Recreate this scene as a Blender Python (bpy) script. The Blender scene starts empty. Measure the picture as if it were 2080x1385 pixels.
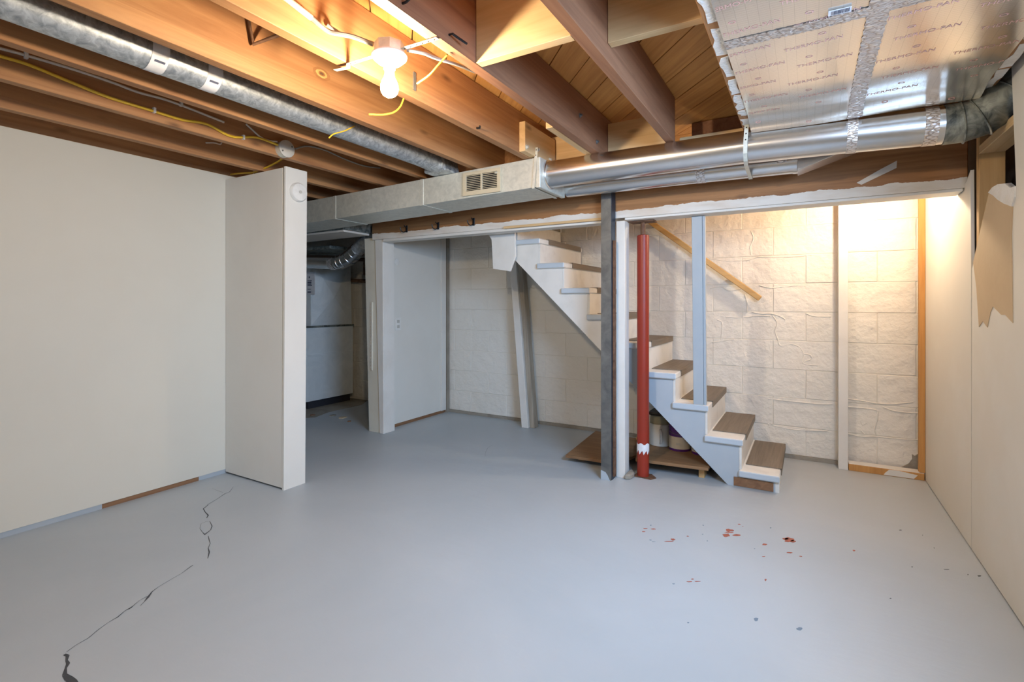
import bpy, bmesh, math, random
from mathutils import Vector
random.seed(7)
C = bpy.context.scene.collection
SC = bpy.context.scene
PI = math.pi

# ------------------------------------------------------------------ camera
cam = bpy.data.cameras.new('camera')
cam.sensor_width = 36.0
cam.lens = 1023.0 / 2080.0 * 36.0
cam.shift_y = -76.5 / 2080.0
cam.clip_start = 0.02
camo = bpy.data.objects.new('camera', cam)
camo.location = (0, 0, 1.15)
camo.rotation_euler = (PI / 2, 0, math.atan(600.0 / 1023.0))
C.objects.link(camo)
SC.camera = camo

# ------------------------------------------------------------------ world and light
w = bpy.data.worlds.new('world')
SC.world = w
w.use_nodes = True
w.node_tree.nodes['Background'].inputs[0].default_value = (0.55, 0.72, 1.0, 1)
w.node_tree.nodes['Background'].inputs[1].default_value = 0.6
WINDOW_POWER = 31.0        # daylight through the two basement windows beside and behind the camera
BULB = 780.0               # emission of the bare bulbs
STAIR_BULB = 460.0
FILL_BULB = 300.0  # added fill bulb, out of view, to lift stub wall, back wall and beam
for loc, aim, sx, pw_, spr in (((-2.45, -2.21, 1.60), (-2.2, 0.0, 0.9), 0.96, 0.22, 170),
                              ((0.667, 1.25, 1.66), (-2.2, 3.1, 0.1), 1.10, 1.0, 120)):
    l = bpy.data.lights.new('window_daylight', 'AREA')
    l.shape = 'RECTANGLE'
    l.size, l.size_y = sx, 0.52
    l.energy = WINDOW_POWER * pw_
    l.color = (0.45, 0.67, 1.0)
    l.spread = math.radians(spr)
    lo = bpy.data.objects.new('window_daylight', l)
    lo.location = loc
    lo.rotation_euler = (Vector(aim) - Vector(loc)).to_track_quat('-Z', 'Y').to_euler()
    C.objects.link(lo)
vs = SC.view_settings
vs.view_transform = 'Standard'
vs.look = 'None'
vs.gamma = 1.0
vs.use_curve_mapping = False
vs.exposure = 0.84

# ------------------------------------------------------------------ materials
def new_mat(name):
    m = bpy.data.materials.new(name)
    m.use_nodes = True
    nt = m.node_tree
    b = nt.nodes['Principled BSDF']
    return m, nt, b

def vec(nt, scale, rnd=True):
    tc = nt.nodes.new('ShaderNodeTexCoord')
    mp = nt.nodes.new('ShaderNodeMapping')
    mp.inputs['Scale'].default_value = scale
    nt.links.new(tc.outputs['Object'], mp.inputs['Vector'])
    if rnd:
        oi = nt.nodes.new('ShaderNodeObjectInfo')
        mu = nt.nodes.new('ShaderNodeMath'); mu.operation = 'MULTIPLY'
        mu.inputs[1].default_value = 37.0
        nt.links.new(oi.outputs['Random'], mu.inputs[0])
        ad = nt.nodes.new('ShaderNodeVectorMath'); ad.operation = 'ADD'
        nt.links.new(mp.outputs[0], ad.inputs[0]); nt.links.new(mu.outputs[0], ad.inputs[1])
        return ad.outputs[0]
    return mp.outputs[0]

def noise(nt, v, scale, detail=4, dist=0.0, rough=0.55):
    n = nt.nodes.new('ShaderNodeTexNoise')
    n.inputs['Scale'].default_value = scale
    n.inputs['Detail'].default_value = detail
    n.inputs['Distortion'].default_value = dist
    n.inputs['Roughness'].default_value = rough
    nt.links.new(v, n.inputs['Vector'])
    return n.outputs['Fac']

def ramp(nt, fac, stops):
    r = nt.nodes.new('ShaderNodeValToRGB')
    e = r.color_ramp.elements
    while len(e) < len(stops):
        e.new(0.5)
    for k, (p, c) in enumerate(stops):
        e[k].position = p
        e[k].color = (*c, 1) if len(c) == 3 else c
    nt.links.new(fac, r.inputs[0])
    return r.outputs[0]

def mix(nt, fac, a, b):
    m = nt.nodes.new('ShaderNodeMix'); m.data_type = 'RGBA'
    if isinstance(fac, float): m.inputs[0].default_value = fac
    else: nt.links.new(fac, m.inputs[0])
    for k, s in ((6, a), (7, b)):
        if isinstance(s, tuple): m.inputs[k].default_value = (*s, 1)
        else: nt.links.new(s, m.inputs[k])
    return m.outputs[2]

def bump(nt, b, fac, strength, dist=0.01):
    n = nt.nodes.new('ShaderNodeBump')
    n.inputs['Strength'].default_value = strength
    n.inputs['Distance'].default_value = dist
    nt.links.new(fac, n.inputs['Height'])
    nt.links.new(n.outputs[0], b.inputs['Normal'])

def wood(name, dark, light, axis, rough=0.65, across=26.0, along=1.3, knots=True):
    m, nt, b = new_mat(name)
    s = [across] * 3; s['XYZ'.index(axis)] = along
    v = vec(nt, s)
    f = noise(nt, v, 1.0, 6, 0.9, 0.62)
    col = ramp(nt, f, [(0.28, dark), (0.72, light)])
    s2 = [2.2] * 3; s2['XYZ'.index(axis)] = 0.5
    f2 = noise(nt, vec(nt, s2), 1.0, 3)
    col = mix(nt, ramp(nt, f2, [(0.35, (0, 0, 0)), (0.75, (0.5, 0.5, 0.5))]), col, dark)
    if knots:
        s3 = [7.0] * 3; s3['XYZ'.index(axis)] = 2.4
        vo = nt.nodes.new('ShaderNodeTexVoronoi'); vo.inputs['Scale'].default_value = 1.0
        nt.links.new(vec(nt, s3), vo.inputs['Vector'])
        col = mix(nt, ramp(nt, vo.outputs['Distance'], [(0.02, (0.75, 0.75, 0.75)), (0.12, (0, 0, 0))]), col,
                  tuple(c * 0.35 for c in dark))
    nt.links.new(col, b.inputs['Base Color'])
    b.inputs['Roughness'].default_value = rough
    bump(nt, b, f, 0.25, 0.004)
    return m

def painted(name, base, stain, rough=0.5, scale=1.5, amt=0.35, bmp=0.08, bscale=60.0, bdist=0.003, spec=0.4):
    m, nt, b = new_mat(name)
    v = vec(nt, (1, 1, 1))
    f = noise(nt, v, scale, 6, 0.4, 0.6)
    col = mix(nt, ramp(nt, f, [(0.45, (0, 0, 0)), (0.8, (amt, amt, amt))]), base, stain)
    nt.links.new(col, b.inputs['Base Color'])
    b.inputs['Roughness'].default_value = rough
    b.inputs['Specular IOR Level'].default_value = spec
    bump(nt, b, noise(nt, v, bscale, 4), bmp, bdist)
    return m

def metal(name, a, c, rough=0.4, scale=18.0, metallic=1.0, bmp=0.0, bscale=20.0):
    m, nt, b = new_mat(name)
    v = vec(nt, (1, 1, 1))
    f = noise(nt, v, scale, 5, 0.8, 0.65)
    nt.links.new(ramp(nt, f, [(0.33, a), (0.66, c)]), b.inputs['Base Color'])
    b.inputs['Metallic'].default_value = metallic
    b.inputs['Roughness'].default_value = rough
    if bmp:
        bump(nt, b, noise(nt, v, bscale, 2), bmp, 0.01)
    return m

def plain(name, col, rough=0.5, metallic=0.0, emit=0.0, ecol=None):
    m, nt, b = new_mat(name)
    f = noise(nt, vec(nt, (1, 1, 1)), 30.0, 3)
    nt.links.new(ramp(nt, f, [(0.2, tuple(c * 0.88 for c in col)), (0.8, tuple(min(1, c * 1.08) for c in col))]),
                 b.inputs['Base Color'])
    b.inputs['Roughness'].default_value = rough
    b.inputs['Metallic'].default_value = metallic
    if emit:
        b.inputs['Emission Color'].default_value = (*(ecol or col), 1)
        b.inputs['Emission Strength'].default_value = emit
    return m

M = {}
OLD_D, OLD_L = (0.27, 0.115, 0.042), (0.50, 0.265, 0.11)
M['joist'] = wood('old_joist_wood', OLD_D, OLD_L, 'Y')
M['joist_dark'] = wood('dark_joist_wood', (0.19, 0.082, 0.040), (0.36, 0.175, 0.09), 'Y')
M['plank'] = wood('subfloor_plank_wood', (0.50, 0.215, 0.05), (0.76, 0.40, 0.115), 'X')
M['new_x'] = wood('new_pine_across', (0.56, 0.36, 0.17), (0.74, 0.53, 0.28), 'X')
M['new_y'] = wood('new_pine_lengthways', (0.56, 0.36, 0.17), (0.74, 0.53, 0.28), 'Y')
M['new_z'] = wood('new_pine_upright', (0.50, 0.28, 0.10), (0.68, 0.43, 0.19), 'Z')
M['rail'] = wood('varnished_rail_wood', (0.46, 0.27, 0.09), (0.66, 0.43, 0.17), 'X', rough=0.4)
M['knot_ring'] = wood('knot_wood', (0.22, 0.09, 0.03), (0.36, 0.17, 0.065), 'Y', knots=False)
M['orange_z'] = wood('amber_stud_wood', (0.44, 0.20, 0.05), (0.62, 0.33, 0.10), 'Z')
M['ply'] = wood('stained_plywood', (0.17, 0.085, 0.035), (0.34, 0.19, 0.085), 'X', across=14, knots=False)
M['raw'] = wood('raw_brown_wood', (0.16, 0.075, 0.035), (0.32, 0.17, 0.08), 'Y', knots=False)
M['weathered'] = wood('weathered_shadow_side', (0.26, 0.22, 0.17), (0.46, 0.42, 0.34), 'Z', knots=False)
M['drywall'] = painted('cream_drywall', (0.64, 0.615, 0.53), (0.56, 0.52, 0.43), 0.55, 1.3, 0.3, 0.04)
M['drywall_r'] = painted('patched_drywall', (0.70, 0.66, 0.58), (0.76, 0.74, 0.68), 0.5, 2.0, 0.8, 0.05)
M['panel'] = painted('white_panel', (0.70, 0.68, 0.62), (0.60, 0.57, 0.51), 0.55, 2.0, 0.4, 0.05)
M['white'] = painted('white_trim_paint', (0.72, 0.70, 0.65), (0.55, 0.51, 0.45), 0.5, 4.0, 0.45, 0.12, 40)
M['cream'] = painted('cream_trim_paint', (0.68, 0.645, 0.54), (0.52, 0.44, 0.32), 0.5, 4.0, 0.4, 0.12, 40)
M['blue'] = painted('grey_blue_paint', (0.37, 0.42, 0.46), (0.46, 0.49, 0.50), 0.42, 3.0, 0.5, 0.08, 40)
M['block'] = painted('thick_block_paint', (0.74, 0.71, 0.64), (0.66, 0.62, 0.53), 0.5, 1.6, 0.5, 0.8, 12.0, 0.02)
M['mortar'] = painted('painted_mortar', (0.72, 0.69, 0.61), (0.50, 0.45, 0.38), 0.6, 3.0, 0.8, 0.5, 20.0, 0.01)
M['concrete'] = painted('bare_concrete', (0.30, 0.27, 0.22), (0.16, 0.13, 0.10), 0.8, 6.0, 0.8, 0.5, 40.0, 0.01)
M['gypsum'] = painted('torn_gypsum', (0.80, 0.78, 0.74), (0.62, 0.55, 0.45), 0.8, 9.0, 0.6, 0.6, 50.0, 0.01)
M['kraft'] = painted('torn_kraft_paper', (0.56, 0.42, 0.26), (0.48, 0.34, 0.20), 0.75, 5.0, 0.6, 0.2, 30.0)
M['galv'] = metal('galvanised_sheet', (0.52, 0.53, 0.47), (0.66, 0.66, 0.58), 0.42, 26.0, 0.35)
M['furnace'] = metal('furnace_sheet_metal', (0.72, 0.77, 0.78), (0.84, 0.88, 0.88), 0.45, 5.0, 0.2)
M['galv_old'] = metal('spangled_galvanised_pipe', (0.30, 0.33, 0.36), (0.66, 0.70, 0.72), 0.45, 34.0, 0.75)
M['galv_dark'] = metal('dark_mottled_galvanised', (0.07, 0.085, 0.085), (0.40, 0.42, 0.37), 0.5, 16.0, 0.6)
M['alum'] = metal('bright_new_duct', (0.70, 0.71, 0.72), (0.78, 0.78, 0.77), 0.24, 4.0, 1.0, 0.08, 3.0)
m, nt, b = new_mat('crinkled_foil_tape')
v = vec(nt, (1, 1, 1))
vo = nt.nodes.new('ShaderNodeTexVoronoi'); vo.inputs['Scale'].default_value = 85.0; vo.feature = 'DISTANCE_TO_EDGE'
mp_ = nt.nodes.new('ShaderNodeMapping'); mp_.inputs['Rotation'].default_value = (0, 0, 0.9); mp_.inputs['Scale'].default_value = (0.45, 1.3, 1.0)
nt.links.new(v, mp_.inputs[0]); nt.links.new(mp_.outputs[0], vo.inputs['Vector'])
nt.links.new(ramp(nt, vo.outputs['Distance'], [(0.0, (0.40, 0.33, 0.29)), (0.14, (0.86, 0.82, 0.79))]), b.inputs['Base Color'])
b.inputs['Metallic'].default_value = 0.8; b.inputs['Roughness'].default_value = 0.33
bump(nt, b, vo.outputs['Distance'], 0.45, 0.012)
M['foiltape'] = m
M['steel'] = metal('bare_steel', (0.095, 0.095, 0.09), (0.17, 0.165, 0.15), 0.5, 9.0, 0.35)
M['steel_shade'] = metal('shaded_steel', (0.03, 0.04, 0.055), (0.06, 0.075, 0.10), 0.5, 9.0, 0.5)  # darker copy of the bare steel, shade of the post's recess in the colour
M['rust'] = metal('rusty_iron', (0.10, 0.05, 0.03), (0.22, 0.12, 0.07), 0.7, 20.0, 0.4)
M['black'] = plain('black_iron', (0.012, 0.012, 0.013), 0.4, 0.2)
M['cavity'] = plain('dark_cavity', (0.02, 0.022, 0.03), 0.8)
M['redpaint'] = painted('red_oxide_paint', (0.27, 0.024, 0.009), (0.17, 0.035, 0.02), 0.42, 3.0, 0.6, 0.06, 30)
M['redchip'] = plain('red_floor_paint', (0.36, 0.10, 0.06), 0.6)
M['bluechip'] = plain('dark_blue_chip', (0.16, 0.22, 0.28), 0.6)
M['crack'] = plain('dark_floor_crack', (0.06, 0.065, 0.07), 0.9)  # dark tone of the floor cracks and a few small dark chips
M['mat'] = wood('ribbed_rubber_mat', (0.14, 0.11, 0.078), (0.24, 0.195, 0.145), 'Y', 0.6, 60.0, 2.0, False)
M['porcelain'] = plain('white_porcelain', (0.82, 0.80, 0.76), 0.25)
M['bulb'] = plain('lit_bulb', (1.0, 0.9, 0.75), 0.4, 0, BULB, (1.0, 0.80, 0.56))
M['bulb_stair'] = plain('lit_stair_bulb', (1.0, 0.9, 0.75), 0.4, 0, STAIR_BULB, (1.0, 0.80, 0.57))
M['bulb_fill'] = plain('rear_fill_bulb', (1.0, 0.9, 0.75), 0.4, 0, FILL_BULB, (1.0, 0.82, 0.60))
M['yellow'] = plain('yellow_cable', (0.72, 0.46, 0.03), 0.45)
M['whitecable'] = plain('off_white_cable', (0.62, 0.58, 0.52), 0.5)
M['greycable'] = plain('grey_cable', (0.26, 0.25, 0.22), 0.5)
M['box_grey'] = painted('grey_round_cover', (0.50, 0.48, 0.43), (0.30, 0.28, 0.24), 0.5, 20.0, 0.5)
M['plastic'] = plain('white_plastic', (0.74, 0.73, 0.69), 0.4)
M['beige'] = painted('beige_enamel', (0.52, 0.46, 0.33), (0.40, 0.34, 0.24), 0.45, 9.0, 0.4)
M['print'] = plain('faded_red_print', (0.70, 0.43, 0.38), 0.55)
M['ink'] = plain('blue_black_ink', (0.10, 0.11, 0.16), 0.6)
M['paper'] = plain('white_paper', (0.72, 0.72, 0.74), 0.6)
M['tape'] = painted('masking_tape', (0.64, 0.60, 0.54), (0.5, 0.46, 0.4), 0.6, 6.0, 0.5)
M['purple'] = plain('purple_can', (0.075, 0.012, 0.14), 0.35)
M['label'] = painted('cream_can_label', (0.60, 0.55, 0.44), (0.45, 0.40, 0.33), 0.5, 8.0, 0.5)
M['tub'] = painted('white_tub', (0.60, 0.58, 0.52), (0.5, 0.47, 0.42), 0.45, 8.0, 0.4)
M['khaki'] = painted('khaki_lid', (0.30, 0.27, 0.17), (0.20, 0.18, 0.11), 0.5, 8.0, 0.4)

# floor paint with a faint sheen, brush marks and dust
m, nt, b = new_mat('grey_floor_paint')
v = vec(nt, (1, 1, 1), False)
f = noise(nt, v, 1.1, 6, 0.5, 0.6)
fine = noise(nt, v, 45.0, 4)
big = ramp(nt, f, [(0.3, (0.385, 0.425, 0.45)), (0.7, (0.44, 0.475, 0.495))])
nt.links.new(big, b.inputs['Base Color'])
b.inputs['Roughness'].default_value = 0.42
b.inputs['Specular IOR Level'].default_value = 0.45
bump(nt, b, noise(nt, vec(nt, (6, 14, 6), False), 1.6, 6), 0.22, 0.006)
M['floor'] = m

# foil-faced sheet: printed reflective paper with a fine grid
m, nt, b = new_mat('printed_foil_sheet')
tc = nt.nodes.new('ShaderNodeTexCoord')
br = nt.nodes.new('ShaderNodeTexBrick')
br.offset = 0.0
br.inputs['Scale'].default_value = 1.0
br.inputs['Brick Width'].default_value = 0.030
br.inputs['Row Height'].default_value = 0.012
br.inputs['Mortar Size'].default_value = 0.0006
br.inputs['Color1'].default_value = (0.86, 0.80, 0.72, 1)
br.inputs['Color2'].default_value = (0.86, 0.80, 0.72, 1)
br.inputs['Mortar'].default_value = (0.66, 0.61, 0.55, 1)
nt.links.new(tc.outputs['Object'], br.inputs['Vector'])
nt.links.new(br.outputs['Color'], b.inputs['Base Color'])
b.inputs['Metallic'].default_value = 0.85
b.inputs['Roughness'].default_value = 0.17
bump(nt, b, noise(nt, vec(nt, (1, 1, 1), False), 5.0, 2), 0.10, 0.01)
M['foil'] = m

# beam: brown timber whose lower edge was painted white with a ragged brush line
def beam_mat(name, h):
    m, nt, b = new_mat(name)
    v = vec(nt, (1.3, 26, 26))
    f = noise(nt, v, 1.0, 6, 0.9, 0.62)
    col = ramp(nt, f, [(0.28, (0.20, 0.088, 0.030)), (0.72, (0.42, 0.205, 0.080))])
    vo = nt.nodes.new('ShaderNodeTexVoronoi'); vo.inputs['Scale'].default_value = 1.0
    nt.links.new(vec(nt, (2.4, 7, 7)), vo.inputs['Vector'])
    col = mix(nt, ramp(nt, vo.outputs['Distance'], [(0.02, (0.8, 0.8, 0.8)), (0.13, (0, 0, 0))]), col, (0.05, 0.02, 0.01))
    tc = nt.nodes.new('ShaderNodeTexCoord')
    sp = nt.nodes.new('ShaderNodeSeparateXYZ'); nt.links.new(tc.outputs['Object'], sp.inputs[0])
    n2 = noise(nt, vec(nt, (7, 7, 7), False), 1.0, 5, 0.3, 0.6)
    ma = nt.nodes.new('ShaderNodeMath'); ma.operation = 'MULTIPLY_ADD'
    ma.inputs[1].default_value = 0.055
    nt.links.new(n2, ma.inputs[0]); nt.links.new(sp.outputs['Z'], ma.inputs[2])
    less = nt.nodes.new('ShaderNodeMath'); less.operation = 'LESS_THAN'; less.inputs[1].default_value = h
    nt.links.new(ma.outputs[0], less.inputs[0])
    n3 = noise(nt, vec(nt, (3, 12, 12), False), 1.0, 4)
    wp = mix(nt, ramp(nt, n3, [(0.45, (0, 0, 0)), (0.8, (0.7, 0.7, 0.7))]), (0.72, 0.69, 0.63), (0.52, 0.38, 0.26))
    nt.links.new(mix(nt, less.outputs[0], col, wp), b.inputs['Base Color'])
    b.inputs['Roughness'].default_value = 0.6
    bump(nt, b, f, 0.2, 0.004)
    return m
M['beam'] = beam_mat('half_painted_beam', 0.079)

# tread: near end grey-blue, the rest cream white
m, nt, b = new_mat('tread_paint')
tc = nt.nodes.new('ShaderNodeTexCoord')
ge = nt.nodes.new('ShaderNodeNewGeometry')
sp = nt.nodes.new('ShaderNodeSeparateXYZ'); nt.links.new(ge.outputs['Position'], sp.inputs[0])
lt = nt.nodes.new('ShaderNodeMath'); lt.operation = 'LESS_THAN'; lt.inputs[1].default_value = 3.424
nt.links.new(sp.outputs['Y'], lt.inputs[0])
n2 = noise(nt, vec(nt, (1, 1, 1)), 9.0, 5)
wp = mix(nt, ramp(nt, n2, [(0.5, (0, 0, 0)), (0.8, (0.6, 0.6, 0.6))]), (0.72, 0.70, 0.65), (0.50, 0.48, 0.44))
nt.links.new(mix(nt, lt.outputs[0], wp, (0.47, 0.53, 0.58)), b.inputs['Base Color'])
b.inputs['Roughness'].default_value = 0.45
M['tread'] = m

m, nt, b = new_mat('stringer_paint_and_light')  # white above, grey-blue below; the tone split is partly lighting put into the paint
ge = nt.nodes.new('ShaderNodeTexCoord')
sp = nt.nodes.new('ShaderNodeSeparateXYZ'); nt.links.new(ge.outputs['Object'], sp.inputs[0])
lt = nt.nodes.new('ShaderNodeMath'); lt.operation = 'LESS_THAN'; lt.inputs[1].default_value = 0.09
nt.links.new(sp.outputs['X'], lt.inputs[0])
n2 = noise(nt, vec(nt, (1, 1, 1)), 7.0, 5)
wp = mix(nt, ramp(nt, n2, [(0.5, (0, 0, 0)), (0.8, (0.5, 0.5, 0.5))]), (0.72, 0.70, 0.65), (0.55, 0.54, 0.50))
bp = mix(nt, ramp(nt, n2, [(0.5, (0, 0, 0)), (0.8, (0.5, 0.5, 0.5))]), (0.40, 0.45, 0.49), (0.47, 0.51, 0.53))
nt.links.new(mix(nt, lt.outputs[0], bp, wp), b.inputs['Base Color'])
b.inputs['Roughness'].default_value = 0.45
M['stringer'] = m

# ------------------------------------------------------------------ mesh helpers
class MB:
    def __init__(s): s.v, s.f = [], []
    def add(s, v, f):
        o = len(s.v); s.v += [tuple(p) for p in v]; s.f += [tuple(i + o for i in q) for q in f]; return s
    def box(s, x0, x1, y0, y1, z0, z1):
        v = [(x, y, z) for z in (z0, z1) for y in (y0, y1) for x in (x0, x1)]
        return s.add(v, [(0, 2, 3, 1), (4, 5, 7, 6), (0, 1, 5, 4), (1, 3, 7, 5), (3, 2, 6, 7), (2, 0, 4, 6)])
    def hexa(s, bot, top):
        return s.add(list(bot) + list(top), [(3, 2, 1, 0), (4, 5, 6, 7), (0, 1, 5, 4), (1, 2, 6, 5), (2, 3, 7, 6), (3, 0, 4, 7)])
    def prism(s, poly, axis, a0, a1):
        def P(u, w, a):
            return {'X': (a, u, w), 'Y': (u, a, w), 'Z': (u, w, a)}[axis]
        n = len(poly)
        v = [P(u, w, a0) for u, w in poly] + [P(u, w, a1) for u, w in poly]
        f = [tuple(range(n)), tuple(range(2 * n - 1, n - 1, -1))]
        f += [(i, (i + 1) % n, n + (i + 1) % n, n + i) for i in range(n)]
        return s.add(v, f)
    def beam(s, a, b2, w_, h_, up=(0, 0, 1)):
        a, b2 = Vector(a), Vector(b2); d = (b2 - a).normalized()
        sd = d.cross(Vector(up)).normalized(); u = sd.cross(d).normalized()
        q = [a + sd * (i * w_ / 2) + u * (j * h_ / 2) for i, j in ((-1, -1), (1, -1), (1, 1), (-1, 1))]
        t = [p + (b2 - a) for p in q]
        return s.hexa(q, t)
    def tube(s, pts, r, n=10, cap=True):
        pts = [Vector(p) for p in pts]
        rs = r if isinstance(r, (list, tuple)) else [r] * len(pts)
        dirs = []
        for i in range(len(pts)):
            d = (pts[min(i + 1, len(pts) - 1)] - pts[max(i - 1, 0)])
            dirs.append(d.normalized())
        ref = Vector((0, 0, 1)) if abs(dirs[0].z) < 0.9 else Vector((1, 0, 0))
        u = dirs[0].cross(ref).normalized()
        v, f = [], []
        for i, p in enumerate(pts):
            u = (u - dirs[i] * u.dot(dirs[i])).normalized(); w_ = dirs[i].cross(u)
            for k in range(n):
                a = 2 * PI * k / n
                v.append(p + (u * math.cos(a) + w_ * math.sin(a)) * rs[i])
        for i in range(len(pts) - 1):
            for k in range(n):
                f.append((i * n + k, i * n + (k + 1) % n, (i + 1) * n + (k + 1) % n, (i + 1) * n + k))
        if cap:
            f.append(tuple(range(n - 1, -1, -1))); f.append(tuple((len(pts) - 1) * n + k for k in range(n)))
        return s.add(v, f)
    def lathe(s, prof, c, axis='Z', n=24):
        """profile [(radius, along)] about an axis through c"""
        v, f = [], []
        for r, a in prof:
            for k in range(n):
                t = 2 * PI * k / n; p, q = r * math.cos(t), r * math.sin(t)
                v.append({'Z': (c[0] + p, c[1] + q, c[2] + a), 'X': (c[0] + a, c[1] + p, c[2] + q),
                          'Y': (c[0] + p, c[1] + a, c[2] + q)}[axis])
        for i in range(len(prof) - 1):
            for k in range(n):
                f.append((i * n + k, i * n + (k + 1) % n, (i + 1) * n + (k + 1) % n, (i + 1) * n + k))
        f.append(tuple(range(n - 1, -1, -1))); f.append(tuple((len(prof) - 1) * n + k for k in range(n)))
        return s.add(v, f)

BASE = {}
def obj(name, mb, mat, parent=None, bevel=0.0, smooth=False, base=None):
    me = bpy.data.meshes.new(name)
    if base is None:
        if parent is not None:
            base = BASE[parent.name]
        else:
            xs, ys, zs = zip(*mb.v)
            base = ((min(xs) + max(xs)) / 2, (min(ys) + max(ys)) / 2, min(zs))
    me.from_pydata([(x - base[0], y - base[1], z - base[2]) for x, y, z in mb.v], [], mb.f)
    bm = bmesh.new(); bm.from_mesh(me)
    bmesh.ops.recalc_face_normals(bm, faces=bm.faces)
    if bevel:
        bmesh.ops.bevel(bm, geom=list(bm.edges), offset=bevel, segments=1, affect='EDGES', profile=0.5)
    bm.to_mesh(me); bm.free()
    me.materials.append(M[mat] if isinstance(mat, str) else mat)
    o = bpy.data.objects.new(name, me)
    if smooth:
        for p in me.polygons: p.use_smooth = True
        try: me.set_sharp_from_angle(angle=math.radians(40))
        except Exception: pass
    C.objects.link(o)
    if parent is not None:
        o.parent = parent
        pb = BASE[parent.name]
        o.location = (base[0] - pb[0], base[1] - pb[1], base[2] - pb[2])
    else:
        o.location = base
    BASE[o.name] = base
    return o

def tag(o, label, cat, group=None):
    o['label'] = label; o['category'] = cat
    if group: o['group'] = group
    return o

def thing(name, base, label, cat, group=None):
    o = bpy.data.objects.new(name, None); C.objects.link(o)
    o.location = base; o.empty_display_size = 0.1
    BASE[o.name] = tuple(base)
    return tag(o, label, cat, group)

def struct(name, mb, mat, bevel=0.0):
    o = obj(name, mb, mat, bevel=bevel); o['kind'] = 'structure'; return o

def smoothpath(pts, n=6):
    """Catmull-Rom through the points"""
    P = [Vector(p) for p in pts]; P = [P[0] * 2 - P[1]] + P + [P[-1] * 2 - P[-2]]
    out = []
    for i in range(1, len(P) - 2):
        for k in range(n):
            t = k / n
            a, b_, c_, d_ = P[i - 1], P[i], P[i + 1], P[i + 2]
            out.append(0.5 * ((2 * b_) + (c_ - a) * t + (2 * a - 5 * b_ + 4 * c_ - d_) * t * t + (3 * b_ - a - 3 * c_ + d_) * t ** 3))
    out.append(P[-2]); return out

# ------------------------------------------------------------------ setting: floor, walls, ceiling
XL, XR, YB, YF = -3.40, 0.66, 4.28, -2.20
JZ, SZ = 2.00, 2.237          # underside of joists, underside of subfloor
floor = struct('floor', MB().box(-5.75, 0.95, -2.35, 4.45, -0.12, 0.0), 'floor')

CRACK = [[(-3.107, 1.842, 0.0005), (-3.037, 1.776, 0.001), (-3.036, 1.747, 0.0018), (-2.99, 1.674, 0.001), (-2.958, 1.607, 0.0012), (-2.943, 1.594, 0.002), (-2.917, 1.558, 0.0022), (-2.865, 1.539, 0.002), (-2.803, 1.523, 0.003), (-2.774, 1.498, 0.0015)], [(-2.719, 1.485, 0.001), (-2.65, 1.459, 0.002), (-2.611, 1.43, 0.0015), (-2.587, 1.39, 0.004)], [(-2.719, 1.485, 0.0006), (-2.733, 1.472, 0.0008), (-2.729, 1.446, 0.0006), (-2.677, 1.412, 0.0006), (-2.618, 1.395, 0.001), (-2.581, 1.387, 0.003)], [(-2.556, 1.388, 0.001), (-2.513, 1.369, 0.0018), (-2.466, 1.349, 0.0012), (-2.427, 1.318, 0.0015), (-2.384, 1.3, 0.003), (-2.331, 1.264, 0.0012)], [(-2.327, 1.198, 0.002), (-2.321, 1.183, 0.002), (-2.298, 1.137, 0.0008), (-2.286, 1.091, 0.0008), (-2.27, 1.036, 0.0008), (-2.254, 1.006, 0.002), (-2.225, 0.979, 0.0045), (-2.203, 0.956, 0.001), (-2.187, 0.936, 0.0008)], [(-2.234, 0.98, 0.0015), (-2.23, 0.952, 0.0006), (-2.21, 0.922, 0.0015), (-2.203, 0.909, 0.004), (-2.202, 0.893, 0.001), (-2.179, 0.859, 0.0022), (-2.179, 0.852, 0.0015), (-2.172, 0.827, 0.0006), (-2.155, 0.793, 0.0012), (-2.13, 0.755, 0.0012), (-2.123, 0.72, 0.0008), (-2.108, 0.69, 0.001)], [(-2.099, 0.681, 0.004), (-2.082, 0.684, 0.005), (-2.057, 0.673, 0.003), (-2.036, 0.67, 0.005), (-2.015, 0.657, 0.003), (-1.983, 0.644, 0.006), (-1.951, 0.644, 0.01), (-1.924, 0.645, 0.01), (-1.908, 0.647, 0.006)], [(-3.189, 1.756, 0.0004), (-3.104, 1.752, 0.0007), (-3.062, 1.752, 0.0008)], [(-2.208, 3.457, 0.0004), (-2.191, 3.355, 0.0007), (-2.143, 3.25, 0.0005), (-2.087, 3.158, 0.0005)]]
for pts in CRACK:
    mb = MB(); V = [Vector((p[0], p[1], 0)) for p in pts]
    for i in range(len(V) - 1):
        a, b2 = V[i], V[i + 1]; d = (b2 - a).normalized(); s = Vector((-d.y, d.x, 0))
        w0, w1 = pts[i][2], pts[i + 1][2]
        mb.add([(a - s * w0).to_tuple()[:2] + (0.0008,), (a + s * w0).to_tuple()[:2] + (0.0008,),
                (b2 + s * w1).to_tuple()[:2] + (0.0008,), (b2 - s * w1).to_tuple()[:2] + (0.0008,)], [(0, 1, 2, 3)])
    obj('floor_crack', mb, 'crack', floor)
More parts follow.
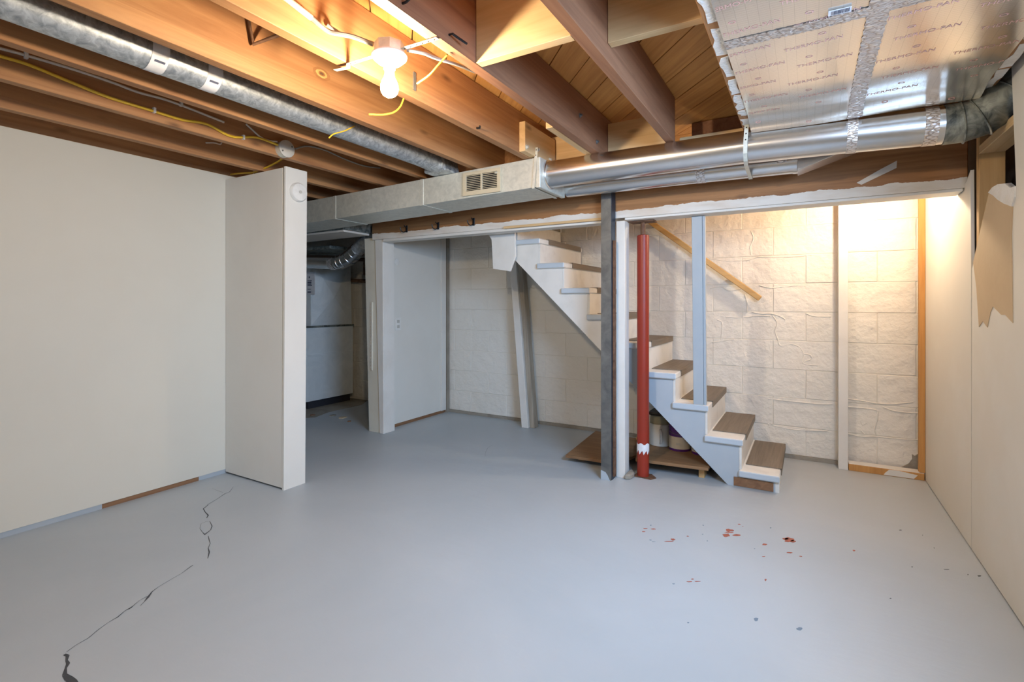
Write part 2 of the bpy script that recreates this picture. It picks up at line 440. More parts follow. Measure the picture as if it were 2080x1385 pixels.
CHIPS = [('redchip', [(-0.706, 2.568), (-0.705, 2.565), (-0.71, 2.561), (-0.715, 2.557), (-0.721, 2.555), (-0.722, 2.558), (-0.722, 2.56), (-0.724, 2.562), (-0.717, 2.566), (-0.712, 2.569), (-0.704, 2.573)]), ('redchip', [(-0.666, 2.583), (-0.665, 2.58), (-0.671, 2.576), (-0.677, 2.571), (-0.681, 2.571), (-0.687, 2.57), (-0.689, 2.572), (-0.684, 2.577), (-0.68, 2.582), (-0.673, 2.585), (-0.671, 2.583)]), ('redchip', [(-0.704, 2.528), (-0.705, 2.524), (-0.708, 2.521), (-0.711, 2.52), (-0.716, 2.516), (-0.717, 2.518), (-0.719, 2.52), (-0.718, 2.524), (-0.714, 2.527), (-0.709, 2.53), (-0.707, 2.528)]), ('redchip', [(-0.554, 2.518), (-0.556, 2.511), (-0.558, 2.504), (-0.565, 2.499), (-0.569, 2.503), (-0.572, 2.505), (-0.574, 2.509), (-0.576, 2.515), (-0.569, 2.519), (-0.563, 2.523), (-0.559, 2.52)]), ('redchip', [(-0.557, 2.492), (-0.56, 2.488), (-0.567, 2.483), (-0.576, 2.477), (-0.586, 2.472), (-0.596, 2.468), (-0.594, 2.472), (-0.59, 2.477), (-0.579, 2.484), (-0.566, 2.492), (-0.559, 2.494)]), ('redchip', [(-0.505, 2.587), (-0.504, 2.585), (-0.506, 2.581), (-0.509, 2.579), (-0.513, 2.579), (-0.515, 2.58), (-0.514, 2.583), (-0.514, 2.586), (-0.511, 2.589), (-0.508, 2.589), (-0.507, 2.588)]), ('redchip', [(-0.32, 2.769), (-0.321, 2.758), (-0.335, 2.75), (-0.342, 2.738), (-0.351, 2.74), (-0.354, 2.746), (-0.357, 2.752), (-0.357, 2.762), (-0.347, 2.773), (-0.338, 2.77), (-0.327, 2.775)]), ('redchip', [(-0.334, 2.701), (-0.329, 2.692), (-0.337, 2.683), (-0.345, 2.67), (-0.355, 2.669), (-0.359, 2.681), (-0.365, 2.69), (-0.355, 2.702), (-0.348, 2.707), (-0.34, 2.717), (-0.337, 2.707)]), ('redchip', [(-0.32, 2.742), (-0.32, 2.739), (-0.327, 2.732), (-0.338, 2.727), (-0.345, 2.724), (-0.359, 2.717), (-0.353, 2.724), (-0.353, 2.729), (-0.34, 2.738), (-0.329, 2.742), (-0.32, 2.745)]), ('redchip', [(-0.285, 2.729), (-0.286, 2.723), (-0.294, 2.714), (-0.303, 2.708), (-0.312, 2.705), (-0.321, 2.705), (-0.318, 2.713), (-0.313, 2.721), (-0.306, 2.73), (-0.297, 2.731), (-0.29, 2.732)]), ('redchip', [(-0.165, 2.687), (-0.169, 2.679), (-0.173, 2.673), (-0.178, 2.673), (-0.182, 2.67), (-0.186, 2.672), (-0.183, 2.679), (-0.184, 2.685), (-0.179, 2.691), (-0.175, 2.689), (-0.169, 2.692)]), ('redchip', [(-0.054, 2.807), (-0.055, 2.792), (-0.068, 2.778), (-0.08, 2.764), (-0.095, 2.762), (-0.093, 2.779), (-0.094, 2.789), (-0.095, 2.804), (-0.083, 2.823), (-0.069, 2.817), (-0.058, 2.818)]), ('redchip', [(-0.047, 2.791), (-0.051, 2.782), (-0.055, 2.775), (-0.061, 2.771), (-0.066, 2.77), (-0.071, 2.773), (-0.07, 2.782), (-0.067, 2.79), (-0.062, 2.8), (-0.056, 2.795), (-0.049, 2.798)]), ('redchip', [(-0.077, 2.805), (-0.082, 2.796), (-0.088, 2.789), (-0.094, 2.78), (-0.1, 2.784), (-0.103, 2.787), (-0.106, 2.792), (-0.103, 2.8), (-0.094, 2.804), (-0.088, 2.809), (-0.082, 2.808)]), ('redchip', [(-0.058, 2.659), (-0.063, 2.652), (-0.066, 2.646), (-0.072, 2.645), (-0.077, 2.643), (-0.082, 2.643), (-0.083, 2.647), (-0.078, 2.654), (-0.072, 2.657), (-0.068, 2.659), (-0.062, 2.661)]), ('redchip', [(-0.021, 2.642), (-0.02, 2.639), (-0.023, 2.635), (-0.026, 2.634), (-0.029, 2.634), (-0.032, 2.633), (-0.032, 2.637), (-0.03, 2.641), (-0.027, 2.643), (-0.024, 2.644), (-0.022, 2.644)]), ('redchip', [(-0.165, 2.555), (-0.168, 2.551), (-0.17, 2.549), (-0.172, 2.546), (-0.175, 2.546), (-0.177, 2.547), (-0.179, 2.548), (-0.175, 2.552), (-0.173, 2.553), (-0.169, 2.558), (-0.166, 2.557)]), ('redchip', [(0.193, 2.83), (0.191, 2.825), (0.189, 2.819), (0.186, 2.816), (0.184, 2.82), (0.182, 2.821), (0.182, 2.826), (0.184, 2.831), (0.187, 2.833), (0.189, 2.833), (0.191, 2.832)]), ('redchip', [(-0.147, 2.34), (-0.147, 2.336), (-0.148, 2.332), (-0.15, 2.331), (-0.152, 2.329), (-0.152, 2.335), (-0.154, 2.338), (-0.153, 2.343), (-0.151, 2.348), (-0.148, 2.349), (-0.146, 2.346)]), ('redchip', [(-0.408, 2.195), (-0.41, 2.193), (-0.41, 2.19), (-0.413, 2.189), (-0.416, 2.188), (-0.418, 2.188), (-0.418, 2.19), (-0.417, 2.193), (-0.415, 2.196), (-0.412, 2.197), (-0.41, 2.196)]), ('redchip', [(-0.413, 2.169), (-0.411, 2.169), (-0.417, 2.164), (-0.422, 2.16), (-0.427, 2.159), (-0.429, 2.159), (-0.431, 2.16), (-0.429, 2.163), (-0.423, 2.166), (-0.417, 2.171), (-0.411, 2.173)]), ('redchip', [(-0.38, 2.191), (-0.382, 2.188), (-0.389, 2.183), (-0.394, 2.179), (-0.401, 2.176), (-0.4, 2.178), (-0.402, 2.179), (-0.399, 2.182), (-0.395, 2.185), (-0.389, 2.188), (-0.384, 2.19)]), ('redchip', [(-0.299, 2.863), (-0.302, 2.858), (-0.304, 2.856), (-0.306, 2.854), (-0.308, 2.853), (-0.31, 2.855), (-0.313, 2.856), (-0.311, 2.861), (-0.307, 2.863), (-0.304, 2.866), (-0.302, 2.864)]), ('redchip', [(-0.285, 2.842), (-0.285, 2.84), (-0.286, 2.838), (-0.287, 2.837), (-0.288, 2.837), (-0.289, 2.839), (-0.289, 2.84), (-0.289, 2.842), (-0.288, 2.844), (-0.286, 2.845), (-0.285, 2.843)]), ('bluechip', [(-0.155, 2.034), (-0.155, 2.029), (-0.156, 2.023), (-0.16, 2.018), (-0.165, 2.018), (-0.166, 2.024), (-0.169, 2.029), (-0.166, 2.036), (-0.162, 2.04), (-0.158, 2.041), (-0.154, 2.04)]), ('bluechip', [(-0.015, 2.054), (-0.018, 2.047), (-0.021, 2.04), (-0.026, 2.038), (-0.029, 2.039), (-0.033, 2.04), (-0.034, 2.046), (-0.029, 2.051), (-0.026, 2.057), (-0.021, 2.059), (-0.016, 2.06)]), ('bluechip', [(-0.367, 1.887), (-0.368, 1.885), (-0.369, 1.882), (-0.371, 1.881), (-0.372, 1.882), (-0.373, 1.882), (-0.373, 1.884), (-0.374, 1.887), (-0.372, 1.888), (-0.37, 1.89), (-0.368, 1.889)]), ('bluechip', [(-0.462, 2.754), (-0.462, 2.751), (-0.463, 2.748), (-0.466, 2.748), (-0.468, 2.746), (-0.468, 2.749), (-0.469, 2.751), (-0.47, 2.755), (-0.467, 2.755), (-0.465, 2.756), (-0.464, 2.755)]), ('bluechip', [(-0.159, 2.897), (-0.16, 2.893), (-0.161, 2.892), (-0.163, 2.888), (-0.164, 2.89), (-0.166, 2.891), (-0.166, 2.894), (-0.165, 2.898), (-0.163, 2.901), (-0.161, 2.901), (-0.16, 2.9)]), ('bluechip', [(-0.448, 2.644), (-0.447, 2.643), (-0.448, 2.64), (-0.45, 2.639), (-0.451, 2.64), (-0.454, 2.64), (-0.454, 2.642), (-0.452, 2.644), (-0.451, 2.646), (-0.449, 2.647), (-0.447, 2.647)]), ('bluechip', [(-0.696, 2.617), (-0.696, 2.615), (-0.697, 2.612), (-0.699, 2.609), (-0.702, 2.609), (-0.703, 2.611), (-0.704, 2.613), (-0.703, 2.616), (-0.701, 2.618), (-0.699, 2.62), (-0.697, 2.618)]), ('bluechip', [(-0.653, 2.453), (-0.651, 2.451), (-0.655, 2.448), (-0.657, 2.445), (-0.659, 2.447), (-0.662, 2.446), (-0.663, 2.449), (-0.662, 2.452), (-0.659, 2.454), (-0.656, 2.455), (-0.654, 2.455)]), ('bluechip', [(-0.631, 2.445), (-0.635, 2.441), (-0.638, 2.439), (-0.641, 2.436), (-0.645, 2.434), (-0.647, 2.435), (-0.647, 2.436), (-0.646, 2.438), (-0.641, 2.441), (-0.638, 2.443), (-0.636, 2.443)]), ('bluechip', [(-0.415, 2.583), (-0.415, 2.581), (-0.416, 2.579), (-0.418, 2.577), (-0.42, 2.576), (-0.42, 2.579), (-0.421, 2.58), (-0.42, 2.582), (-0.419, 2.584), (-0.417, 2.585), (-0.416, 2.584)]), ('bluechip', [(-0.211, 2.612), (-0.212, 2.611), (-0.212, 2.609), (-0.213, 2.608), (-0.215, 2.608), (-0.216, 2.609), (-0.216, 2.61), (-0.216, 2.612), (-0.214, 2.613), (-0.212, 2.615), (-0.211, 2.614)]), ('bluechip', [(-0.469, 2.119), (-0.469, 2.117), (-0.47, 2.115), (-0.473, 2.113), (-0.476, 2.112), (-0.477, 2.113), (-0.478, 2.114), (-0.477, 2.116), (-0.474, 2.117), (-0.472, 2.119), (-0.469, 2.12)]), ('crack', [(0.413, 3.203), (0.41, 3.198), (0.405, 3.194), (0.401, 3.193), (0.401, 3.198), (0.406, 3.204), (0.412, 3.206)]), ('crack', [(0.632, 2.832), (0.628, 2.827), (0.623, 2.823), (0.62, 2.823), (0.619, 2.827), (0.625, 2.835), (0.632, 2.838)]), ('crack', [(0.529, 2.834), (0.527, 2.831), (0.517, 2.825), (0.51, 2.822), (0.508, 2.823), (0.518, 2.829), (0.525, 2.833)]), ('crack', [(0.283, 2.442), (0.281, 2.438), (0.278, 2.436), (0.276, 2.436), (0.277, 2.44), (0.279, 2.442), (0.282, 2.443)]), ('crack', [(0.397, 2.78), (0.396, 2.776), (0.393, 2.775), (0.391, 2.775), (0.391, 2.778), (0.394, 2.781), (0.397, 2.782)]), ('crack', [(0.516, 3.046), (0.515, 3.043), (0.513, 3.041), (0.512, 3.043), (0.512, 3.046), (0.514, 3.049), (0.515, 3.048)]), ('crack', [(0.495, 3.186), (0.493, 3.182), (0.491, 3.18), (0.49, 3.181), (0.491, 3.184), (0.492, 3.187), (0.495, 3.187)]), ('crack', [(0.589, 2.82), (0.587, 2.816), (0.585, 2.812), (0.585, 2.815), (0.586, 2.821), (0.588, 2.825), (0.589, 2.823)])]
for kind, poly in CHIPS:
    obj('paint_chip', MB().prism(poly, 'Z', 0.0002, 0.0010), kind, floor)

# left drywall with a bare bottom plate showing below it
wl = struct('wall_left', MB().box(XL - 0.013, XL, YF, 2.09, 0.028, 2.018), 'drywall')
obj('bottom_plate', MB().box(XL - 0.11, XL - 0.004, YF, 1.27, 0.0, 0.04), 'blue', wl)
obj('bottom_plate', MB().box(XL - 0.11, XL - 0.006, 1.27, 1.79, 0.0, 0.04), 'raw', wl)
obj('bottom_plate', MB().box(XL - 0.11, XL - 0.004, 1.79, 2.09, 0.0, 0.04), 'blue', wl)
obj('back_board', MB().box(XL - 0.12, XL - 0.107, YF, 2.09, 0.04, 2.018), 'drywall', wl)
st = struct('wall_stub', MB().box(-3.398, -2.79, 1.96, 1.975, 0.012, 1.985), 'panel')
obj('end_board', MB().hexa([(-2.790, 1.958, 0.0), (-2.774, 1.958, 0), (-2.774, 2.112, 0), (-2.790, 2.112, 0)],
                           [(-2.772, 1.958, 1.99), (-2.756, 1.958, 1.99), (-2.756, 2.112, 1.99), (-2.772, 2.112, 1.99)]), 'panel', st)
obj('rear_board', MB().box(-3.398, -2.79, 2.095, 2.11, 0.012, 1.985), 'panel', st)
obj('top_plate', MB().box(-3.398, -2.80, 1.975, 2.095, 1.94, 1.992), 'new_x', st)

# far left furnace room shell and the wall behind the camera
struct('wall_furnace_side', MB().box(-5.75, -5.65, 1.85, 4.40, 0, 2.24), 'block')
struct('wall_furnace_near', MB().box(-5.75, -3.52, 1.85, 1.95, 0, 2.24), 'block')
wf = MB()
for x0, x1, z0, z1 in ((-3.52, 0.95, 0, 1.30), (-3.52, 0.95, 1.90, 2.24), (-3.52, -2.95, 1.30, 1.90),
                       (-1.95, 0.95, 1.30, 1.90)):
    wf.box(x0, x1, YF - 0.15, YF, z0, z1)
struct('wall_front', wf, 'block')
t = MB()
for x0, x1, z0, z1 in ((-.5, .5, 1.30, 1.34), (-.5, .5, 1.86, 1.90), (-.5, -.46, 1.34, 1.86), (.46, .5, 1.34, 1.86), (-.015, .015, 1.34, 1.86)):
    t.box(-2.45 + x0, -2.45 + x1, YF - 0.09, YF - 0.05, z0, z1)
struct('window_1', t, 'white')
t = MB()
for y0, y1, z0, z1 in ((-.58, .58, 1.37, 1.40), (-.58, .58, 1.92, 1.95), (-.58, -.55, 1.40, 1.92), (.55, .58, 1.40, 1.92)):
    t.box(0.661, 0.70, 1.25 + y0, 1.25 + y1, z0, z1)
struct('window_2', t, 'white')

# back wall: painted concrete blocks, each a piece of its own
wb = struct('wall_back', MB().box(-5.75, 0.95, YB + 0.004, YB + 0.15, 0, 2.30), 'mortar')
BL, BH = 0.427, 0.2125
full = None
for r in range(11):
    z0 = 0.022 + r * BH if r else 0.026
    z1 = 0.022 + (r + 1) * BH
    if z1 > 2.30: z1 = 2.30
    if z1 - z0 < 0.05: continue
    off = -0.005 if r % 2 == 0 else BL / 2 - 0.005
    k = 0
    x1 = 0.90
    edges = []
    e = 0.422 + off - (0.0)
    while e < 0.9: e += BL
    while e > -5.9:
        edges.append(e); e -= BL
    edges = [0.92] + [q for q in edges if -5.70 < q < 0.90] + [-5.74]
    for a, b2 in zip(edges[1:], edges[:-1]):
        j = [random.uniform(-0.0025, 0.0025) for _ in range(4)]
        g = random.uniform(0.0006, 0.002)
        y0 = YB + random.uniform(-0.002, 0.002)
        mb = MB().hexa([(a + g, y0, z0 + g + j[0]), (b2 - g, y0, z0 + g + j[1]), (b2 - g, YB + 0.05, z0 + g + j[1]), (a + g, YB + 0.05, z0 + g + j[0])],
                       [(a + g, y0, z1 - g + j[2]), (b2 - g, y0, z1 - g + j[3]), (b2 - g, YB + 0.05, z1 - g + j[3]), (a + g, YB + 0.05, z1 - g + j[2])])
        obj('block', mb, 'block', wb, bevel=0.003, base=((a + b2) / 2, YB, z0))
RIDGES = [[(-0.674, 4.279, 1.506), (-0.539, 4.279, 1.486), (-0.392, 4.279, 1.484), (-0.325, 4.279, 1.505), (-0.162, 4.279, 1.497), (0.025, 4.279, 1.499)], [(-0.367, 4.279, 1.083), (-0.3, 4.279, 1.07), (-0.234, 4.279, 1.075), (-0.17, 4.279, 1.053), (-0.142, 4.279, 1.027)], [(-0.23, 4.279, 1.066), (-0.198, 4.279, 1.003), (-0.21, 4.279, 0.939), (-0.194, 4.279, 0.885), (-0.174, 4.279, 0.831), (-0.106, 4.279, 0.847), (-0.052, 4.279, 0.827), (-0.025, 4.279, 0.78), (-0.028, 4.279, 0.713), (0.063, 4.279, 0.701)], [(-0.557, 4.279, 1.045), (-0.443, 4.279, 1.04), (-0.333, 4.279, 1.056), (-0.242, 4.279, 1.052)], [(-0.317, 4.279, 1.289), (-0.242, 4.279, 1.269), (-0.154, 4.279, 1.271), (-0.083, 4.279, 1.283), (-0.013, 4.279, 1.282)], [(-0.375, 4.279, 1.707), (-0.358, 4.279, 1.65), (-0.379, 4.279, 1.586), (-0.375, 4.279, 1.521)], [(-0.418, 4.279, 1.223), (-0.401, 4.279, 1.148), (-0.405, 4.279, 1.074)], [(-0.021, 4.279, 0.78), (0.018, 4.279, 0.773), (0.025, 4.279, 0.742), (-0.013, 4.279, 0.727)], [(-0.674, 4.279, 1.269), (-0.583, 4.279, 1.282), (-0.539, 4.279, 1.253), (-0.443, 4.279, 1.261)], [(-0.619, 4.279, 1.023), (-0.583, 4.279, 0.995), (-0.583, 4.279, 0.928), (-0.592, 4.279, 0.861)], [(-0.674, 4.279, 0.839), (-0.583, 4.279, 0.852), (-0.495, 4.279, 0.869)], [(-0.013, 4.279, 1.078), (0.04, 4.279, 1.056), (0.145, 4.279, 1.051)], [(0.244, 4.279, 0.475), (0.329, 4.279, 0.469), (0.402, 4.279, 0.464), (0.497, 4.279, 0.465), (0.612, 4.279, 0.488)], [(0.249, 4.279, 0.415), (0.329, 4.279, 0.421), (0.392, 4.279, 0.413), (0.421, 4.279, 0.404)], [(0.445, 4.279, 0.442), (0.511, 4.279, 0.419), (0.589, 4.279, 0.414), (0.657, 4.279, 0.415)], [(0.421, 4.279, 0.404), (0.416, 4.279, 0.344), (0.402, 4.279, 0.284), (0.411, 4.279, 0.238)], [(0.249, 4.279, 0.222), (0.329, 4.279, 0.215), (0.402, 4.279, 0.231), (0.473, 4.279, 0.228), (0.566, 4.279, 0.229), (0.666, 4.279, 0.237)], [(0.319, 4.279, 0.327), (0.334, 4.279, 0.299), (0.358, 4.279, 0.32)], [(0.324, 4.279, 0.256), (0.343, 4.279, 0.241)], [(-0.258, 4.279, 0.427), (-0.144, 4.279, 0.426), (-0.023, 4.279, 0.425), (0.084, 4.279, 0.423), (0.157, 4.279, 0.43)], [(-0.258, 4.279, 0.233), (-0.172, 4.279, 0.224), (-0.061, 4.279, 0.213), (0.126, 4.279, 0.228)]]
for r in RIDGES:
    pp = smoothpath([(x, 4.2805 + random.uniform(-.001, .001), z + random.uniform(-.004, .004)) for x, y, z in r], 5)
    obj('paint_ridge', MB().tube(pp, [0.0065 * random.uniform(0.4, 1.0) for _ in pp], 6), 'block', wb, smooth=True)
obj('footing_strip', MB().box(-3.30, 0.66, YB - 0.012, YB + 0.01, 0.0, 0.028), 'concrete', wb)
obj('broken_patch', MB().prism([(p[0], p[2]) for p in [(0.589, 4.275, 0.073), (0.607, 4.275, 0.106), (0.605, 4.275, 0.138), (0.620, 4.275, 0.128), (0.656, 4.275, 0.163), (0.667, 4.275, 0.040), (0.546, 4.275, 0.040)]], 'Y', 4.268, 4.279), 'concrete', wb)

# right wall: two drywall sheets, the near one broken open beside the beam
def YZ(*pts): return [(p[1], p[2]) for p in pts]
far_sheet = [(3.115, 0.006), (4.20, 0.006), (4.20, 2.20), (3.40, 2.20), (3.39, 1.725), (3.20, 1.735), (3.125, 1.775), (3.115, 1.30)]
wr = struct('wall_right', MB().prism(far_sheet, 'X', XR, XR + 0.013), 'drywall_r')
near_sheet = [(1.83, 0.010), (3.108, 0.006), (3.10, 1.31)] + YZ((0.660, 2.982, 1.446), (0.660, 2.916, 1.527), (0.660, 2.836, 1.617), (0.660, 2.781, 1.626), (0.660, 2.714, 1.625), (0.660, 2.628, 1.611), (0.660, 2.568, 1.582), (0.660, 2.527, 1.579)) + [(2.545, 1.75), (2.585, 2.118), (1.83, 2.118)]
obj('near_sheet', MB().prism(near_sheet, 'X', XR, XR + 0.013).box(XR, XR + 0.013, YF, 0.67, 0.01, 2.118).box(XR, XR + 0.013, 0.67, 1.83, 0.01, 1.37).box(XR, XR + 0.013, 0.67, 1.83, 1.95, 2.118), 'drywall_r', wr)
torn = YZ((0.660, 2.836, 1.617), (0.660, 2.916, 1.527), (0.660, 2.982, 1.446), (0.660, 3.072, 1.338), (0.660, 3.021, 1.220), (0.660, 2.982, 1.045), (0.660, 2.925, 1.073), (0.660, 2.862, 1.048), (0.660, 2.820, 1.113), (0.660, 2.786, 1.137), (0.660, 2.684, 1.105), (0.660, 2.639, 1.106), (0.660, 2.555, 1.077), (0.660, 2.568, 1.408), (0.660, 2.555, 1.511), (0.660, 2.639, 1.537), (0.660, 2.714, 1.566), (0.660, 2.775, 1.597))
obj('torn_paper', MB().prism(torn, 'X', XR - 0.0025, XR + 0.001), 'kraft', wr)
crumble = YZ((0.660, 2.836, 1.615), (0.660, 2.781, 1.626), (0.660, 2.714, 1.625), (0.660, 2.628, 1.611), (0.660, 2.568, 1.582), (0.660, 2.527, 1.579), (0.660, 2.527, 1.540), (0.660, 2.555, 1.510), (0.660, 2.639, 1.535), (0.660, 2.714, 1.564), (0.660, 2.775, 1.593))
obj('gypsum_core', MB().prism(crumble, 'X', XR - 0.006, XR + 0.012), 'gypsum', wr)
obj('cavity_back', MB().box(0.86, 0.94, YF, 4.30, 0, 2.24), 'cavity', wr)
tag(obj('wall_stud', MB().box(0.675, 0.765, 3.06, 3.10, 0.0, 2.236), 'new_z', bevel=0.002), 'amber pine stud exposed in the hole in the right wall', 'stud')
tag(obj('wall_blocking', MB().box(0.675, 0.765, 2.50, 3.058, 1.83, 1.868), 'new_y', bevel=0.002), 'short pine blocking between studs above the torn drywall', 'board')
tag(obj('corner_stud', MB().box(0.628, 0.659, 4.17, 4.215, 0.049, 2.236), 'orange_z', bevel=0.001), 'narrow amber stud upright in the far right corner', 'stud')
tag(obj('wall_stud', MB().box(0.186, 0.242, 4.165, 4.25, 0.0, 2.236), 'white', bevel=0.002), 'white painted stud against the block wall right of the stairs', 'stud')
sp_ = obj('sill_plate', MB().box(0.246, 0.655, 4.165, 4.25, 0.0, 0.045), 'orange_z', bevel=0.002)
tag(sp_, 'amber floor plate with worn white paint at the far right corner', 'board')
obj('white_paint', MB().box(0.246, 0.655, 4.167, 4.25, 0.0452, 0.047), 'white', sp_)
obj('white_paint', MB().prism([(0.44, 0.004), (0.60, 0.004), (0.62, 0.03), (0.52, 0.044), (0.47, 0.042), (0.45, 0.02)], 'Y', 4.1635, 4.1652), 'white', sp_)

# ceiling: slab with the stairwell left open, diagonal planks under it
ce = MB()
ce.box(-5.75, 0.95, -2.35, 3.40, SZ + 0.022, SZ + 0.05).box(-0.95, 0.95, 3.40, 4.45, SZ + 0.022, SZ + 0.05).box(-5.75, -3.25, 3.40, 4.45, SZ + 0.022, SZ + 0.05)
ceil = struct('ceiling', ce, 'raw')
def clip(poly, ax, val, keep_less):
    out = []
    for i in range(len(poly)):
        a, b2 = poly[i], poly[(i + 1) % len(poly)]
        ia = (a[ax] <= val) == keep_less; ib = (b2[ax] <= val) == keep_less
        if ia: out.append(a)
        if ia != ib:
            t = (val - a[ax]) / (b2[ax] - a[ax]); out.append((a[0] + (b2[0] - a[0]) * t, a[1] + (b2[1] - a[1]) * t))
    return out
dx, dy = 0.681, -0.732; nx, ny = 0.732, 0.681
PW = 0.1545
o0 = -0.61 * nx + 2.087 * ny     # one seam passes through here
for rect in ((-3.55, 0.85, YF, 3.36), (-0.93, 0.85, 3.362, 4.30)):
    for k in range(-40, 40):
        g = 0.0035 if (k % 2 == 0) else 0.0015
        a0 = o0 + k * PW + g; a1 = o0 + (k + 1) * PW - g
        q = [(nx * a + dx * t, ny * a + dy * t) for a, t in ((a0, -9), (a0, 9), (a1, 9), (a1, -9))]
        for ax, val, less in ((0, rect[0], False), (0, rect[1], True), (1, rect[2], False), (1, rect[3], True)):
            q = clip(q, ax, val, less)
            if len(q) < 3: break
        if len(q) < 3: continue
        cx_ = sum(p[0] for p in q) / len(q); cy_ = sum(p[1] for p in q) / len(q)
        th = math.atan2(dy, dx)
        # vertices in the plank's own frame so that the grain follows it
        ct, sn = math.cos(-th), math.sin(-th)
        loc = [((x - cx_) * ct - (y - cy_) * sn, (x - cx_) * sn + (y - cy_) * ct) for x, y in q]
        z_ = random.uniform(0, 0.002)
        o = obj('plank', MB().prism(loc, 'Z', 0.0, 0.020), 'plank', None, base=(0, 0, 0))
        o.parent = ceil
        cb = BASE[ceil.name]
        o.location = (cx_ - cb[0], cy_ - cb[1], SZ + z_ - cb[2]); o.rotation_euler = (0, 0, th)
# closed shaft over the stairs
sh = MB()
sh.box(-3.30, -0.93, 3.30, 3.36, SZ + 0.05, 3.2).box(-3.30, -0.93, 4.28, 4.34, 2.30, 3.2)
sh.box(-3.36, -3.30, 3.30, 4.34, SZ + 0.05, 3.2).box(-0.93, -0.87, 3.30, 4.34, SZ + 0.05, 3.2).box(-3.36, -0.87, 3.30, 4.34, 3.2, 3.25)
struct('wall_stairwell', sh, 'drywall')

# ------------------------------------------------------------------ joists and blocking
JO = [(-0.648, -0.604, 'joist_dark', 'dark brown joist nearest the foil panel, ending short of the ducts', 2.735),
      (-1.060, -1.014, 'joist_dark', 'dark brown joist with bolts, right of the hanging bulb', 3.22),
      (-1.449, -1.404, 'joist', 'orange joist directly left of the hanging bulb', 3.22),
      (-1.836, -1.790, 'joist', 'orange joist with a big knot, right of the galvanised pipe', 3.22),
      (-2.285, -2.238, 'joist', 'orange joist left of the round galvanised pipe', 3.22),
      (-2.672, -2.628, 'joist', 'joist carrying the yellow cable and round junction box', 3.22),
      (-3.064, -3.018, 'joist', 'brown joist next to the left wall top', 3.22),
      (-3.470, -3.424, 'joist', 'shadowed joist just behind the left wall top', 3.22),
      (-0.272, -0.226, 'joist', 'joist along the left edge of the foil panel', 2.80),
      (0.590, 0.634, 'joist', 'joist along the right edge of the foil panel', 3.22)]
for x0, x1, mt, lab, y1 in JO:
    jo = tag(obj('ceiling_joist', MB().box(x0, x1, YF + 0.01, y1, JZ, SZ - 0.001), mt, bevel=0.002), lab, 'joist', 'ceiling joists')
    if 'big knot' in lab:
        kx, ky, kz = (-1.790, 1.444, 2.130)
        for rr_, dd_, km in ((0.034, 0.0006, 'knot_ring'), (0.022, 0.0012, 'rail'), (0.013, 0.0018, 'knot_ring'), (0.007, 0.0024, 'rust')):
            kp = [(ky + rr_ * 1.35 * math.cos(2 * PI * k / 18) * random.uniform(.92, 1.05), kz + 0.75 * rr_ * math.sin(2 * PI * k / 18) * random.uniform(.92, 1.05)) for k in range(18)]
            obj('knot', MB().prism(kp, 'X', x1 - 0.001, x1 + dd_), km, jo)
def board(name, x0, x1, y0, y1, z0, z1, mt, lab, cat='board', bv=0.0015):
    return tag(obj(name, MB().box(x0, x1, y0, y1, z0, z1), mt, bevel=bv), lab, cat)
b1 = board('blocking_board', -1.013, -0.649, 1.475, 1.512, JZ + 0.001, 2.232, 'new_x', 'pale new blocking board between two dark joists, nearest the camera')
board('blocking_board', -0.603, -0.273, 1.69, 1.728, 2.06, 2.232, 'new_x', 'pale blocking board at the top edge right of the dark joist')
board('blocking_board', -1.013, -0.649, 2.842, 2.88, JZ + 0.004, 2.205, 'new_x', 'pale blocking board above the silver duct between dark joists')
board('blocking_board', -1.403, -1.061, 2.88, 2.918, JZ + 0.004, 2.20, 'new_x', 'amber blocking board behind the block on the orange joist')
board('blocking_board', -1.789, -1.450, 2.95, 2.988, JZ + 0.004, 2.232, 'joist', 'brown blocking board above the register')
board('ledger_board', -0.603, -0.235, 2.84, 2.88, JZ - 0.0, 2.055, 'new_x', 'low pale ledger board above the silver duct left of the foil')
board('header_board', -0.60, 0.60, 3.16, 3.20, JZ + 0.001, 2.232, 'joist_dark', 'dark header board in the shadow above the beam')
cb_ = board('joist_block', -1.402, -1.364, 2.47, 2.86, JZ + 0.004, 2.172, 'new_y', 'pale block bolted to the side of the orange joist by the duct')
board('joist_strip', -1.100, -1.062, 2.20, 2.78, JZ + 0.001, 2.09, 'new_y', 'pale strip fixed along the bottom left of the bolted dark joist')
for y_, z_ in ((2.42, 2.12), (2.66, 2.05)):
    tag(obj('carriage_bolt', MB().lathe([(0.012, -0.001), (0.012, 0.003), (0.007, 0.007), (0.006, 0.014)], (-1.0135, y_, z_), 'X', 10), 'steel', smooth=True),
        'steel bolt head on the dark joist, ' + ('upper of two' if z_ > 2.1 else 'lower of two'), 'bolt')
for y_, z_ in ((2.485, 2.03), (2.62, 2.05), (2.78, 2.03)):
    tag(obj('hex_bolt', MB().lathe([(0.013, 0), (0.013, 0.002), (0.008, 0.004), (0.008, 0.012)], (-1.3635, y_, z_), 'X', 6), 'galv'),
        {2.485: 'hex bolt nearest the end of the pale joist block', 2.62: 'middle hex bolt on the pale joist block', 2.78: 'hex bolt on the pale joist block nearest the duct'}[y_], 'bolt')

